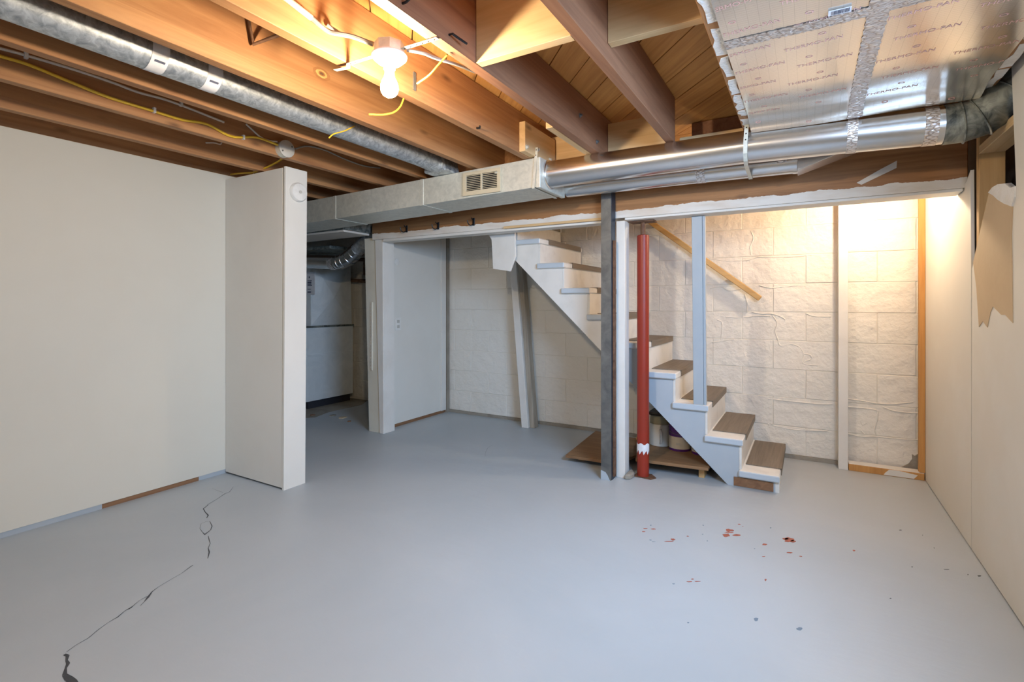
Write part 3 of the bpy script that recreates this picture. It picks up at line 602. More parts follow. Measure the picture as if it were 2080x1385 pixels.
# main beam over the stairs and its casing strips
tag(obj('support_beam', MB().box(-3.33, 0.672, 3.225, 3.385, 1.712, 2.0), 'beam', bevel=0.003), 'brown timber beam with white painted lower edge above the stairs', 'beam')
tag(obj('casing_strip', MB().box(-3.20, -1.17, 3.228, 3.34, 1.690, 1.711), 'white', bevel=0.002), 'white casing strip under the beam left of the steel post', 'trim')
tag(obj('casing_strip', MB().box(-1.035, 0.655, 3.228, 3.36, 1.697, 1.711), 'white', bevel=0.002), 'white casing strip under the beam right of the red post', 'trim')
tag(obj('casing_strip', MB().box(-1.95, -1.17, 3.20, 3.224, 1.705, 1.722), 'new_x', bevel=0.001), 'thin raw wood strip along the beam bottom left of the steel post', 'trim')
tp = [(0.225, 3.222, 1.788), (0.246, 3.222, 1.775), (0.394, 3.222, 1.844), (0.396, 3.222, 1.881), (0.330, 3.222, 1.847)]
tag(obj('tape_strip', MB().prism([(p[0], p[2]) for p in tp], 'Y', 3.2225, 3.2247), 'tape'), 'slanted torn strip of masking tape stuck on the brown beam', 'tape')
tag(obj('insulation_strip', MB().box(-0.05, 0.60, 3.10, 3.222, 1.965, 1.998), 'foiltape'), 'crinkled foil lagging strip above the beam under the duct', 'insulation')
for px_, lab in (((-2.922, 3.222, 1.778), 'black coat hook nearest the door jamb'), ((-2.584, 3.222, 1.777), 'middle black coat hook on the beam'), ((-2.235, 3.222, 1.781), 'black coat hook nearest the white flap')):
    x, y, z = px_
    t = thing('coat_hook', (x, y, z - 0.02), lab, 'hook', 'coat hooks on the beam')
    obj('plate', MB().box(x - 0.010, x + 0.010, 3.2185, 3.2245, z - 0.028, z + 0.030), 'black', t, bevel=0.001)
    obj('prong', MB().tube(smoothpath([(x, 3.218, z - 0.015), (x - 0.005, 3.19, z - 0.03), (x - 0.01, 3.165, z - 0.02), (x - 0.012, 3.155, z + 0.005)], 4), 0.004, 6), 'black', t, smooth=True)
    obj('prong', MB().tube(smoothpath([(x, 3.218, z + 0.018), (x + 0.003, 3.20, z + 0.015), (x + 0.004, 3.185, z + 0.028)], 4), 0.004, 6), 'black', t, smooth=True)

# ------------------------------------------------------------------ door jamb and panel wall
jb = thing('door_jamb', (-3.33, 3.28, 0), 'cream painted jamb post at the furnace room opening', 'jamb')
obj('post', MB().hexa([(-3.405, 3.26, 0), (-3.268, 3.26, 0), (-3.268, 3.38, 0), (-3.405, 3.38, 0)], [(-3.462, 3.26, 1.735), (-3.325, 3.26, 1.735), (-3.325, 3.38, 1.735), (-3.462, 3.38, 1.735)]), 'cream', jb, bevel=0.002)
obj('casing', MB().hexa([(-3.266, 3.25, 0), (-3.215, 3.25, 0), (-3.215, 3.39, 0), (-3.266, 3.39, 0)], [(-3.323, 3.25, 1.735), (-3.225, 3.25, 1.735), (-3.225, 3.39, 1.735), (-3.323, 3.39, 1.735)]), 'white', jb, bevel=0.003)
obj('notched_rack', MB().box(-3.372, -3.355, 3.250, 3.259, 0.55, 1.16), 'cream', jb, bevel=0.001)
for k in range(20):
    obj('rack_tooth', MB().box(-3.384, -3.372, 3.252, 3.259, 0.57 + k * 0.029, 0.582 + k * 0.029), 'white', jb)
pw = struct('wall_panel', MB().box(-3.318, -3.300, 3.392, 4.17, 0.03, 2.236), 'panel')
obj('edge_trim', MB().box(-3.306, -3.285, 4.155, 4.225, 0.03, 2.236), 'white', pw)
obj('bottom_plate', MB().box(-3.39, -3.303, 3.40, 4.24, 0.0, 0.05), 'raw', pw)
obj('gap_shade', MB().box(-3.31, -3.275, 4.235, 4.272, 0.0, 2.236), 'concrete', pw)  # dark strip stands in for the shade in the gap to the block wall
obj('rear_board', MB().box(-3.405, -3.392, 3.392, 4.27, 0.05, 2.236), 'panel', pw)
x, y, z = (-3.300, 3.518, 0.957)
t = thing('wall_outlet', (-3.299, y, z - 0.055), 'white electrical outlet plate on the panel wall', 'outlet')
obj('plate', MB().box(-3.2995, -3.294, y - 0.035, y + 0.035, z - 0.058, z + 0.058), 'plastic', t, bevel=0.001)
for s_ in (-1, 1):
    obj('socket', MB().box(-3.2938, -3.2915, y - 0.016, y + 0.016, z + s_ * 0.024 - 0.014, z + s_ * 0.024 + 0.014), 'box_grey', t)
x, y, z = (-3.300, 3.505, 1.535)
tag(obj('cover_plate', MB().lathe([(0.03, 0), (0.03, 0.003), (0.01, 0.006)], (-3.2995, y, z), 'X', 18), 'plastic', smooth=True), 'small round painted cover high on the panel wall', 'cover')

# smoke alarm on the stub wall end
t = thing('wall_alarm', (-2.757, 2.045, 1.79), 'round white alarm on the end of the stub wall', 'alarm')
obj('body', MB().lathe([(0.060, 0), (0.060, 0.010), (0.052, 0.022), (0.030, 0.026)], (-2.757, 2.045, 1.845), 'X', 28), 'plastic', t, smooth=True)
obj('test_button', MB().lathe([(0.010, 0.026), (0.010, 0.029)], (-2.757, 2.045, 1.845), 'X', 12), 'box_grey', t)

# ------------------------------------------------------------------ staircase
st_ = thing('staircase', (-1.2, 3.86, 0), 'steep white painted wooden staircase with brown rubber treads', 'staircase')
NX0, NZ0, RUN, RISE, NT = -0.143, 0.108, 0.2025, 0.1925, 11
def nose(n): return NX0 - RUN * (n - 1), NZ0 + RISE * (n - 1)
poly = [(-0.437, 0.0), (-0.168, 0.0), (-0.168, NZ0 - 0.042)]
for n in range(1, NT + 1):
    xn, zn = nose(n)
    if n > 1:
        poly.append((xn - 0.025, zn - RISE)); poly.append((xn - 0.025, zn - 0.042))
xe, ze = nose(NT)
poly += [(xe - 0.20, ze - 0.042), (xe - 0.20, ze - 0.24)]
# bottom edge back to the floor
poly += [(-0.437, 0.0)] if False else []
pz = lambda x: (-(x + 0.437)) * 0.957
poly[-1] = (xe - 0.20, min(ze - 0.05, pz(xe - 0.20)))
obj('stringer', MB().prism(poly, 'Y', 3.45, 3.482), 'stringer', st_)
obj('stringer', MB().prism(poly, 'Y', 4.232, 4.262), 'white', st_)
for n in range(1, NT + 1):
    xn, zn = nose(n)
    tr = obj('tread', MB().box(xn - 0.228, xn, 3.42, 4.262, zn - 0.040, zn), 'tread', st_, bevel=0.006, base=(xn - 0.1, 3.84, zn - 0.04))
    BASE[tr.name] = (xn - 0.1, 3.84, zn - 0.04)
    mt = MB().box(xn - 0.200, xn + 0.004, 3.575, 4.225, zn + 0.0005, zn + 0.006).box(xn + 0.0008, xn + 0.005, 3.575, 4.225, zn - 0.036, zn + 0.0055)
    obj('rubber_mat', mt, 'mat', tr)
    if n > 1:
        obj('riser', MB().box(xn - 0.024, xn - 0.010, 3.452, 4.262, zn - RISE + 0.0005, zn - 0.041), 'tread', st_)
    else:
        obj('kickboard', MB().box(xn - 0.16, xn - 0.14, 3.48, 4.232, 0.0, zn - 0.041), 'raw', st_)
        obj('foot_block', MB().box(xn - 0.032, xn - 0.004, 3.452, 4.232, 0.0, zn - 0.041), 'white', st_)
obj('front_plate', MB().box(-0.40, -0.178, 3.444, 3.4495, 0.004, 0.058), 'raw', st_)
# flap of board at the stair head, leaning prop, guard post, handrail
fl = [(-2.234, 3.400, 1.734), (-1.967, 3.400, 1.737), (-1.963, 3.400, 1.518), (-2.012, 3.400, 1.401), (-2.168, 3.400, 1.426), (-2.182, 3.400, 1.659)]
tag(obj('board_flap', MB().prism([(p[0], p[2]) for p in fl], 'Y', 3.395, 3.417), 'white', bevel=0.0015), 'white painted board flap hanging at the head of the stairs', 'board')
tag(obj('prop_board', MB().hexa([(-2.285, 4.07, 0), (-2.215, 4.07, 0), (-2.215, 4.15, 0), (-2.285, 4.15, 0)], [(-2.44, 4.07, 1.82), (-2.37, 4.07, 1.82), (-2.37, 4.15, 1.82), (-2.44, 4.15, 1.82)]), 'white', bevel=0.003), 'worn white board leaning upright under the stairs', 'board')
tag(obj('prop_board', MB().hexa([(-2.212, 4.10, 0), (-2.165, 4.10, 0), (-2.165, 4.18, 0), (-2.212, 4.18, 0)], [(-2.367, 4.10, 1.78), (-2.32, 4.10, 1.78), (-2.32, 4.18, 1.78), (-2.367, 4.18, 1.78)]), 'weathered', bevel=0.003), 'weathered grey-brown board added as the shadow side of the leaning white board under the stairs', 'board')  # second board colours in the shadow side of the white prop
xt, zt = nose(3)
gp = thing('guard_post', (-0.60, 3.445, zt), 'grey-blue painted post standing on the third tread', 'post')
obj('post', MB().hexa([(-0.640, 3.424, zt), (-0.577, 3.424, zt), (-0.577, 3.463, zt), (-0.640, 3.463, zt)], [(-0.628, 3.30, 1.694), (-0.566, 3.30, 1.694), (-0.566, 3.339, 1.694), (-0.628, 3.339, 1.694)]), 'blue', gp, bevel=0.002)
obj('side_strip', MB().hexa([(-0.576, 3.432, zt), (-0.562, 3.432, zt), (-0.562, 3.463, zt), (-0.576, 3.463, zt)], [(-0.565, 3.308, 1.694), (-0.550, 3.308, 1.694), (-0.550, 3.339, 1.694), (-0.565, 3.339, 1.694)]), 'blue', gp, bevel=0.001)
hr = thing('handrail', (-0.75, 4.22, 1.2), 'varnished wooden handrail sloping along the block wall', 'handrail')
obj('rail', MB().beam((-1.30, 4.205, 1.962), (-0.305, 4.205, 1.185), 0.034, 0.042), 'rail', hr, bevel=0.004)
for t_ in (0.2, 0.8):
    px = -1.30 + 0.995 * t_; pz_ = 1.962 - 0.777 * t_
    obj('bracket', MB().box(px - 0.015, px + 0.015, 4.223, 4.276, pz_ - 0.02, pz_ + 0.015), 'steel', hr)

# ------------------------------------------------------------------ posts under the beam
sp = thing('steel_post', (-1.13, 3.18, 0), 'bare grey steel channel post in front of the stairs', 'post')
obj('front_flange', MB().box(-1.166, -1.098, 3.140, 3.150, 0.0, 2.0), 'steel', sp, bevel=0.001)
obj('web', MB().box(-1.136, -1.128, 3.150, 3.212, 0.0, 2.0), 'steel_shade', sp)
obj('rear_flange', MB().box(-1.166, -1.098, 3.212, 3.222, 0.0, 2.0), 'steel_shade', sp, bevel=0.001)
obj('side_plate', MB().box(-1.100, -1.096, 3.150, 3.222, 0.0, 2.0), 'steel_shade', sp)
obj('floor_paint_patch', MB().prism([(-1.1665, 0.0), (-1.105, 0.0), (-1.12, 0.03), (-1.135, 0.05), (-1.15, 0.055), (-1.1665, 0.06)], 'Y', 3.1385, 3.1405), 'blue', sp)
tag(obj('flat_bar', MB().box(-1.094, -1.082, 3.165, 3.19, 0.02, 1.56), 'rust'), 'rusty flat bar standing beside the steel post', 'bar')
tag(obj('wood_post', MB().box(-1.093, -1.035, 3.228, 3.32, 0.0, 1.694), 'white', bevel=0.002), 'white painted wood post behind the steel post', 'post')
rp = thing('jack_post', (-0.944, 3.335, 0), 'red painted adjustable steel jack post under the beam', 'post')
obj('tube', MB().lathe([(0.039, 0.006), (0.039, 1.60), (0.033, 1.604)], (-0.944, 3.335, 0), 'Z', 28), 'redpaint', rp, smooth=True)
obj('screw', MB().lathe([(0.016, 1.59), (0.016, 1.700)], (-0.944, 3.335, 0), 'Z', 16), 'rust', rp, smooth=True)
obj('top_plate', MB().box(-1.028, -0.862, 3.285, 3.385, 1.688, 1.6965), 'rust', rp)
obj('base_plate', MB().prism([(-1.0, 3.295), (-0.88, 3.285), (-0.855, 3.33), (-0.90, 3.385), (-0.99, 3.38)], 'Z', 0.0, 0.006), 'rust', rp)
tg = MB(); r_ = 0.0400
n_ = 14
v_ = []
for k in range(n_ + 1):
    a = -PI * 0.98 + PI * 1.05 * k / n_
    lo_ = 0.165 + 0.016 * math.sin(k * 2.1) ; hi_ = 0.222 + 0.006 * math.sin(k * 1.3)
    v_ += [(-0.944 + r_ * math.cos(a), 3.335 + r_ * math.sin(a), lo_), (-0.944 + r_ * math.cos(a), 3.335 + r_ * math.sin(a), hi_)]
tg.add(v_, [(2 * k, 2 * k + 2, 2 * k + 3, 2 * k + 1) for k in range(n_)])
obj('paper_label', tg, 'paper', rp, smooth=True)
tag(obj('mortar_lump', MB().prism([(-1.032, 3.325), (-1.03, 3.20), (-0.99, 3.22), (-0.985, 3.28), (-1.01, 3.33)], 'Z', 0.0, 0.035), 'concrete', bevel=0.008), 'grey mortar lump on the floor at the foot of the white post', 'rubble')

# ------------------------------------------------------------------ boards and paint cans under the stairs
tag(obj('plywood_board', MB().hexa([(-1.508, 3.335, .035), (-1.13, 3.36, .035), (-0.96, 4.0, .035), (-1.57, 4.10, .035)], [(-1.508, 3.335, .055), (-1.13, 3.36, .055), (-0.96, 4.0, .055), (-1.57, 4.10, .055)]), 'ply', bevel=0.001), 'brown plywood board jutting out left of the steel post', 'board')
tag(obj('plywood_board', MB().hexa([(-1.01, 3.388, .072), (-0.55, 3.43, .072), (-0.55, 4.10, .072), (-1.20, 4.10, .072)], [(-1.01, 3.388, .092), (-0.55, 3.43, .092), (-0.55, 4.10, .092), (-1.20, 4.10, .092)]), 'ply', bevel=0.001), 'brown plywood board carrying the paint cans under the stairs', 'board')
for (x0, x1, y0, y1, z1, lab) in ((-0.62, -0.585, 3.50, 3.60, 0.0715, 'small wood block holding up the paint can board'), (-1.19, -1.15, 4.0, 4.08, 0.0715, 'small wood block at the back under the paint can board'), (-1.45, -1.41, 3.44, 3.60, 0.0345, 'small wood block under the left plywood board'), (-1.30, -1.26, 3.90, 4.0, 0.0345, 'rear wood block under the left plywood board')):
    tag(obj('wood_block', MB().box(x0, x1, y0, y1, 0.0, z1), 'new_z'), lab, 'block')
BZ = 0.0925
t = thing('paint_tub', (-0.955, 3.83, BZ), 'off-white paint tub with a moulded handle behind the red post', 'tub')
obj('body', MB().lathe([(0.078, 0), (0.082, 0.004), (0.082, 0.15), (0.076, 0.16)], (-0.955, 3.83, BZ), 'Z', 24), 'tub', t, smooth=True)
obj('rim', MB().lathe([(0.072, 0.16), (0.074, 0.18), (0.070, 0.225), (0.062, 0.226)], (-0.955, 3.83, BZ), 'Z', 24), 'khaki', t, smooth=True)
obj('handle', MB().tube([(-0.93, 3.748, BZ + 0.03), (-0.925, 3.742, BZ + 0.05), (-0.925, 3.742, BZ + 0.11), (-0.935, 3.748, BZ + 0.13)], 0.010, 8), 'tub', t, smooth=True)
t = thing('paint_tray', (-0.93, 3.82, BZ + 0.227), 'black paint tray lying on top of the paint tub', 'tray')
obj('pan', MB().hexa([(-1.00, 3.74, BZ + .227), (-0.86, 3.74, BZ + .227), (-0.86, 3.90, BZ + .227), (-1.00, 3.90, BZ + .227)], [(-1.03, 3.71, BZ + .247), (-0.83, 3.71, BZ + .255), (-0.83, 3.93, BZ + .255), (-1.03, 3.93, BZ + .247)]), 'black', t, bevel=0.004)
obj('roller_lip', MB().tube([(-1.03, 3.71, BZ + .25), (-0.83, 3.71, BZ + .258)], 0.006, 8), 'black', t)
def can(x, y, r, h, label, band, lid, txt):
    t = thing('paint_can', (x, y, BZ), txt, 'paint can', 'paint cans under the stairs')
    obj('body', MB().lathe([(r, 0), (r, h)], (x, y, BZ), 'Z', 28), band, t, smooth=True)
    obj('rim', MB().lathe([(r + 0.003, h), (r + 0.003, h + 0.006), (r - 0.008, h + 0.008), (r - 0.012, h + 0.003)], (x, y, BZ), 'Z', 28), 'steel', t, smooth=True)
    obj('label', MB().lathe([(r + 0.0012, 0.016), (r + 0.0012, h * 0.55)], (x, y, BZ), 'Z', 28), label, t, smooth=True)
    obj('print', MB().prism([(x - 0.01, BZ + 0.045), (x + 0.02, BZ + 0.045), (x + 0.02, BZ + 0.06), (x - 0.01, BZ + 0.06)], 'Y', y - r - 0.0022, y - r - 0.001), 'box_grey', t)
    obj('bail', MB().tube(smoothpath([(x - r - 0.004, y, BZ + h * 0.85), (x - r * 0.7, y - r * 0.75, BZ + h * 0.72), (x, y - r - 0.006, BZ + h * 0.66), (x + r * 0.7, y - r * 0.75, BZ + h * 0.72), (x + r + 0.004, y, BZ + h * 0.85)], 4), 0.002, 6), 'steel', t, smooth=True)
can(-0.800, 3.775, 0.076, 0.185, 'label', 'purple', 'steel', 'purple paint can with a cream label under the stairs')
can(-0.645, 3.745, 0.066, 0.150, 'label', 'purple', 'steel', 'smaller cream paint can mostly hidden by the stair stringer')

# ------------------------------------------------------------------ ducts
DY0, DY1 = 2.60, 2.915
def dz(x): return 1.826 + (x + 1.36) * 0.0225, 1.9985 + (x + 1.36) * 0.0225
def duct_seg(x0, x1):
    a, b2 = dz(x0), dz(x1)
    return MB().hexa([(x0, DY0, a[0]), (x1, DY0, b2[0]), (x1, DY1, b2[0]), (x0, DY1, a[0])], [(x0, DY0, a[1]), (x1, DY0, b2[1]), (x1, DY1, b2[1]), (x0, DY1, a[1])])
td = thing('box_duct', (-2.9, 2.757, 1.75), 'long rectangular galvanised duct with a register under the joists', 'duct')
for x0, x1 in ((-5.1, -3.076), (-3.074, -2.224), (-2.222, -1.36)):
    obj('duct_section', duct_seg(x0, x1), 'galv', td, bevel=0.002)
for xs in (-3.075, -2.223):
    a = dz(xs)
    obj('seam_cleat', MB().box(xs - 0.014, xs + 0.014, DY0 - 0.003, DY1 + 0.003, a[0] - 0.003, a[1] + 0.0005), 'galv', td, bevel=0.001)
a = dz(-1.36)
obj('end_cap', MB().box(-1.362, -1.335, DY0 - 0.003, DY1 + 0.03, a[0] - 0.004, a[1] + 0.001), 'galv', td, bevel=0.003)
# register
R0 = (-1.877, 2.597, 1.973); R1 = (-1.599, 2.597, 1.830)
x0, x1, z0, z1 = R0[0], R1[0], 1.826, 1.972
rg = thing('air_register', ((x0 + x1) / 2, 2.597, z0), 'beige slatted air register on the front of the box duct', 'register')
for q in ((x0, x1, z0, z0 + 0.028), (x0, x1, z1 - 0.020, z1), (x0, x0 + 0.024, z0 + 0.028, z1 - 0.020), (x1 - 0.024, x1, z0 + 0.028, z1 - 0.020), ((x0 + x1) / 2 - 0.006, (x0 + x1) / 2 + 0.006, z0 + 0.028, z1 - 0.020)):
    obj('frame', MB().box(q[0], q[1], 2.586, 2.5985, q[2], q[3]), 'beige', rg, bevel=0.001)
obj('backing', MB().box(x0 + 0.02, x1 - 0.02, 2.5965, 2.5985, z0 + 0.02, z1 - 0.015), 'black', rg)
for h_ in (0, 1):
    sx0 = x0 + 0.024 if h_ == 0 else (x0 + x1) / 2 + 0.006
    sx1 = (x0 + x1) / 2 - 0.006 if h_ == 0 else x1 - 0.024
    for k in range(9):
        zc = z0 + 0.034 + k * 0.0108
        obj('slat', MB().hexa([(sx0, 2.588, zc - 0.001), (sx1, 2.588, zc - 0.001), (sx1, 2.596, zc + 0.002), (sx0, 2.596, zc + 0.002)], [(sx0, 2.588, zc + 0.002), (sx1, 2.588, zc + 0.002), (sx1, 2.596, zc + 0.005), (sx0, 2.596, zc + 0.005)]), 'beige', rg)
obj('damper_lever', MB().box(x1 - 0.034, x1 - 0.022, 2.575, 2.586, z1 - 0.034, z1 - 0.026), 'galv', rg)
# big silver pipe
tpp = thing('silver_pipe', (-0.4, 2.72, 1.80), 'large bright silver round duct running right from the box duct', 'duct')
obj('pipe', MB().tube([(-1.335, 2.718, 1.920), (-1.0, 2.72, 1.922), (-0.27, 2.72, 1.918), (0.17, 2.72, 1.905), (0.50, 2.72, 1.893)], [0.079] * 5, 48), 'alum', tpp, smooth=True)
obj('collar', MB().lathe([(0.086, 0), (0.086, 0.010), (0.080, 0.013)], (-1.336, 2.718, 1.920), 'X', 48), 'alum', tpp, smooth=True)
for x_, wd in ((0.152, 0.038), (0.42, 0.045)):
    obj('tape_band', MB().tube([(x_, 2.72, 1.9055 - (x_ - 0.152) * 0.036), (x_ + wd, 2.72, 1.904 - (x_ - 0.152) * 0.036)], 0.0802, 48, False), 'foiltape', tpp, smooth=True)
te = thing('elbow_pipe', (0.6, 2.72, 1.80), 'dark mottled galvanised elbow at the right end of the silver duct', 'elbow')
gores = [((0.485, 2.72, 1.893), (0.545, 2.72, 1.893)), ((0.545, 2.72, 1.893), (0.60, 2.715, 1.905)), ((0.60, 2.715, 1.905), (0.70, 2.69, 1.97)), ((0.70, 2.69, 1.97), (0.76, 2.67, 2.07)), ((0.76, 2.67, 2.07), (0.765, 2.665, 2.20))]
path = [gores[0][0]] + [g[1] for g in gores]
dirs = []
for i in range(len(path)):
    d = Vector(path[min(i + 1, len(path) - 1)]) - Vector(path[max(i - 1, 0)]); dirs.append(d.normalized())
def ring(p, d, r, n=36):
    p, d = Vector(p), Vector(d); u = d.cross(Vector((0, 1, 0))).normalized(); w_ = d.cross(u)
    return [p + (u * math.cos(2 * PI * k / n) + w_ * math.sin(2 * PI * k / n)) * r for k in range(n)]
for i in range(len(path) - 1):
    a_, b_ = ring(path[i], dirs[i], 0.0815), ring(path[i + 1], dirs[i + 1], 0.0815)
    obj('gore', MB().add(a_ + b_, [(k, (k + 1) % 36, 36 + (k + 1) % 36, 36 + k) for k in range(36)]), 'galv_dark', te, smooth=True)
    if 0 < i:
        d = Vector(dirs[i]) * 0.004
        a_, m_, b_ = ring(Vector(path[i]) - d, dirs[i], 0.0815), ring(path[i], dirs[i], 0.0875), ring(Vector(path[i]) + d, dirs[i], 0.0815)
        obj('bead', MB().add(a_ + m_ + b_, [(j * 36 + k, j * 36 + (k + 1) % 36, (j + 1) * 36 + (k + 1) % 36, (j + 1) * 36 + k) for j in (0, 1) for k in range(36)]), 'galv_dark', te, smooth=True)
# second silver pipe behind it
t2 = thing('rear_silver_pipe', (-0.7, 3.0, 1.82), 'thinner silver duct running behind and below the large one', 'duct')
obj('pipe', MB().tube([(-1.335, 2.985, 1.892), (-0.6, 2.985, 1.887), (-0.06, 2.985, 1.880)], 0.058, 40), 'alum', t2, smooth=True)
for x_ in (-0.535, -0.135):
    obj('tape_band', MB().tube([(x_, 2.985, 1.8862), (x_ + 0.045, 2.985, 1.8858)], 0.0592, 40, False), 'foiltape', t2, smooth=True)
obj('end_boot', MB().hexa([(-0.045, 2.925, 1.820), (-0.045, 3.05, 1.820), (0.36, 3.08, 1.955), (0.36, 2.90, 1.955)], [(-0.045, 2.925, 1.940), (-0.045, 3.05, 1.940), (0.36, 3.08, 1.985), (0.36, 2.90, 1.985)]), 'alum', t2, bevel=0.002)
obj('collar', MB().tube([(-0.065, 2.985, 1.880), (-0.042, 2.985, 1.880)], 0.0605, 40), 'alum', t2, smooth=True)
# galvanised round pipe in the joist bay
t3 = thing('round_pipe', (-2.04, 1.0, 1.98), 'mottled galvanised round pipe running between joists on the left', 'pipe')
obj('pipe', MB().tube([(-2.04, YF + 0.02, 2.052), (-2.04, 2.36, 2.052), (-2.04, 2.52, 2.045)], 0.0635, 40), 'galv_old', t3, smooth=True)
obj('boot', MB().hexa([(-2.13, 2.50, 1.985), (-1.95, 2.50, 1.985), (-1.95, 2.66, 1.985), (-2.13, 2.66, 1.985)], [(-2.10, 2.50, 2.108), (-1.98, 2.50, 2.108), (-1.98, 2.66, 2.108), (-2.10, 2.66, 2.108)]), 'galv_old', t3, bevel=0.01)
for y_ in (0.885, 1.075):
    obj('paper_tape', MB().tube([(-2.04, y_, 2.052), (-2.04, y_ + 0.055, 2.052)], 0.0648, 40, False), 'paper', t3, smooth=True)
    obj('tape_print', MB().hexa([(-1.993, y_ + 0.012, 2.0075), (-1.987, y_ + 0.012, 2.013), (-1.987, y_ + 0.045, 2.013), (-1.993, y_ + 0.045, 2.0075)], [(-1.992, y_ + 0.012, 2.0065), (-1.986, y_ + 0.012, 2.012), (-1.986, y_ + 0.045, 2.012), (-1.992, y_ + 0.045, 2.0065)]), 'ink', t3)
# hanger straps on the ducts
def strap(pts, lab, wv, wd=0.018):
    mb = MB()
    for a_, b_ in zip(pts, pts[1:]):
        a_, b_ = Vector(a_), Vector(b_); s_ = Vector(wv) * wd / 2; nrm = (b_ - a_).cross(s_).normalized() * 0.0012
        mb.hexa([a_ - s_, a_ + s_, b_ + s_, b_ - s_], [a_ - s_ + nrm, a_ + s_ + nrm, b_ + s_ + nrm, b_ - s_ + nrm])
    o = obj('hanger_strap', mb, 'galv')
    tag(o, lab, 'strap')
    a_, b_ = Vector(pts[0]), Vector(pts[1]); L = (b_ - a_).length; nrm = (b_ - a_).cross(Vector(wv)).normalized()
    for k in range(max(2, int(L / 0.022))):
        c_ = a_ + (b_ - a_) * ((k + 0.5) / max(2, int(L / 0.022)))
        d_ = (b_ - a_).normalized() * 0.003; s_ = Vector(wv) * 0.003
        for sg in (1, -1):
            q = [c_ + nrm * 0.0022 * sg + s_ * i + d_ * j for i, j in ((-1, -1), (1, -1), (1, 1), (-1, 1))]
            obj('strap_hole', MB().add(q, [(0, 1, 2, 3)]), 'black', o)
strap([(-1.3555, 2.5945, 2.055), (-1.3615, 2.5945, 1.995), (-1.378, 2.5945, 1.820), (-1.378, 2.90, 1.816)], 'perforated strap holding the right end of the box duct', (1, 0, 0))
strap([(-0.248, 2.625, 1.998), (-0.255, 2.632, 1.915), (-0.257, 2.645, 1.868), (-0.258, 2.675, 1.838), (-0.26, 2.72, 1.828), (-0.262, 2.93, 1.820), (-0.263, 2.985, 1.818), (-0.265, 3.04, 1.832)], 'perforated strap under both silver ducts at the foil corner', (1, 0, 0))

# ------------------------------------------------------------------ foil panel
fx0, fx1, fy0, fy1 = -0.232, 0.588, YF + 0.05, 2.655
mbf = MB(); NXF, NYF = 16, 90
def foil_z(x, y):
    t_ = min(1, max(0, (y - 2.50) / 0.155)); s_ = t_ * t_ * (3 - 2 * t_)
    return 1.9965 - 0.030 * s_ - 0.0025 * (1 + math.sin(y * 5.1 + x * 4.0)) - 0.002 * (1 + math.sin(x * 11 + 1.0))
vv = []
for j in range(NYF + 1):
    for i in range(NXF + 1):
        x = fx0 + (fx1 - fx0) * i / NXF; y = fy0 + (fy1 - fy0) * j / NYF
        vv.append((x, y, foil_z(x, y)))
ff = [(j * (NXF + 1) + i, j * (NXF + 1) + i + 1, (j + 1) * (NXF + 1) + i + 1, (j + 1) * (NXF + 1) + i) for j in range(NYF) for i in range(NXF)]
n0 = len(vv)
vv += [(x, y, z + 0.0015) for x, y, z in vv]
ff += [tuple(n0 + i for i in reversed(q)) for q in ff]
mbf.add(vv, ff)
fo = obj('foil_panel', mbf, 'foil', smooth=True)
tag(fo, 'printed reflective foil sheet nailed under the joists at upper right', 'foil panel')
def tape_strip(name, x0, x1, y0, y1, n):
    mb = MB(); v_, f_ = [], []
    for k in range(n + 1):
        t_ = k / n
        for s_ in range(4):
            if x1 - x0 < y1 - y0: x, y = x0 + (x1 - x0) * s_ / 3 + 0.002 * math.sin(k * 2.3), y0 + (y1 - y0) * t_
            else: x, y = x0 + (x1 - x0) * t_, y0 + (y1 - y0) * s_ / 3 + 0.002 * math.sin(k * 2.3)
            v_.append((x, y, foil_z(x, y) - 0.001 - random.uniform(0, 0.0022)))
    f_ = [(k * 4 + s_, k * 4 + s_ + 1, (k + 1) * 4 + s_ + 1, (k + 1) * 4 + s_) for k in range(n) for s_ in range(3)]
    mb.add(v_, f_)
    return obj(name, mb, 'foiltape', fo)
tape_strip('foil_tape', 0.150, 0.205, fy0, 2.645, 300)
tape_strip('foil_tape', fx0, 0.45, 1.742, 1.80, 110)
for xa, xb in ((-0.270, -0.228), (0.592, 0.632)):
    y_ = 0.3
    while y_ < 2.55:
        L = random.uniform(0.05, 0.19)
        n_ = 5
        left = [(xa + random.uniform(0, 0.014), y_ + L * k / n_ + random.uniform(-.008, .008)) for k in range(n_ + 1)]
        right = [(xb - random.uniform(0, 0.010), y_ + L * k / n_ + random.uniform(-.008, .008)) for k in range(n_, -1, -1)]
        obj('torn_foil_scrap', MB().prism(left + right, 'Z', JZ - 0.0016, JZ - 0.0004), 'gypsum', fo)
        y_ += L + random.uniform(0.015, 0.06)
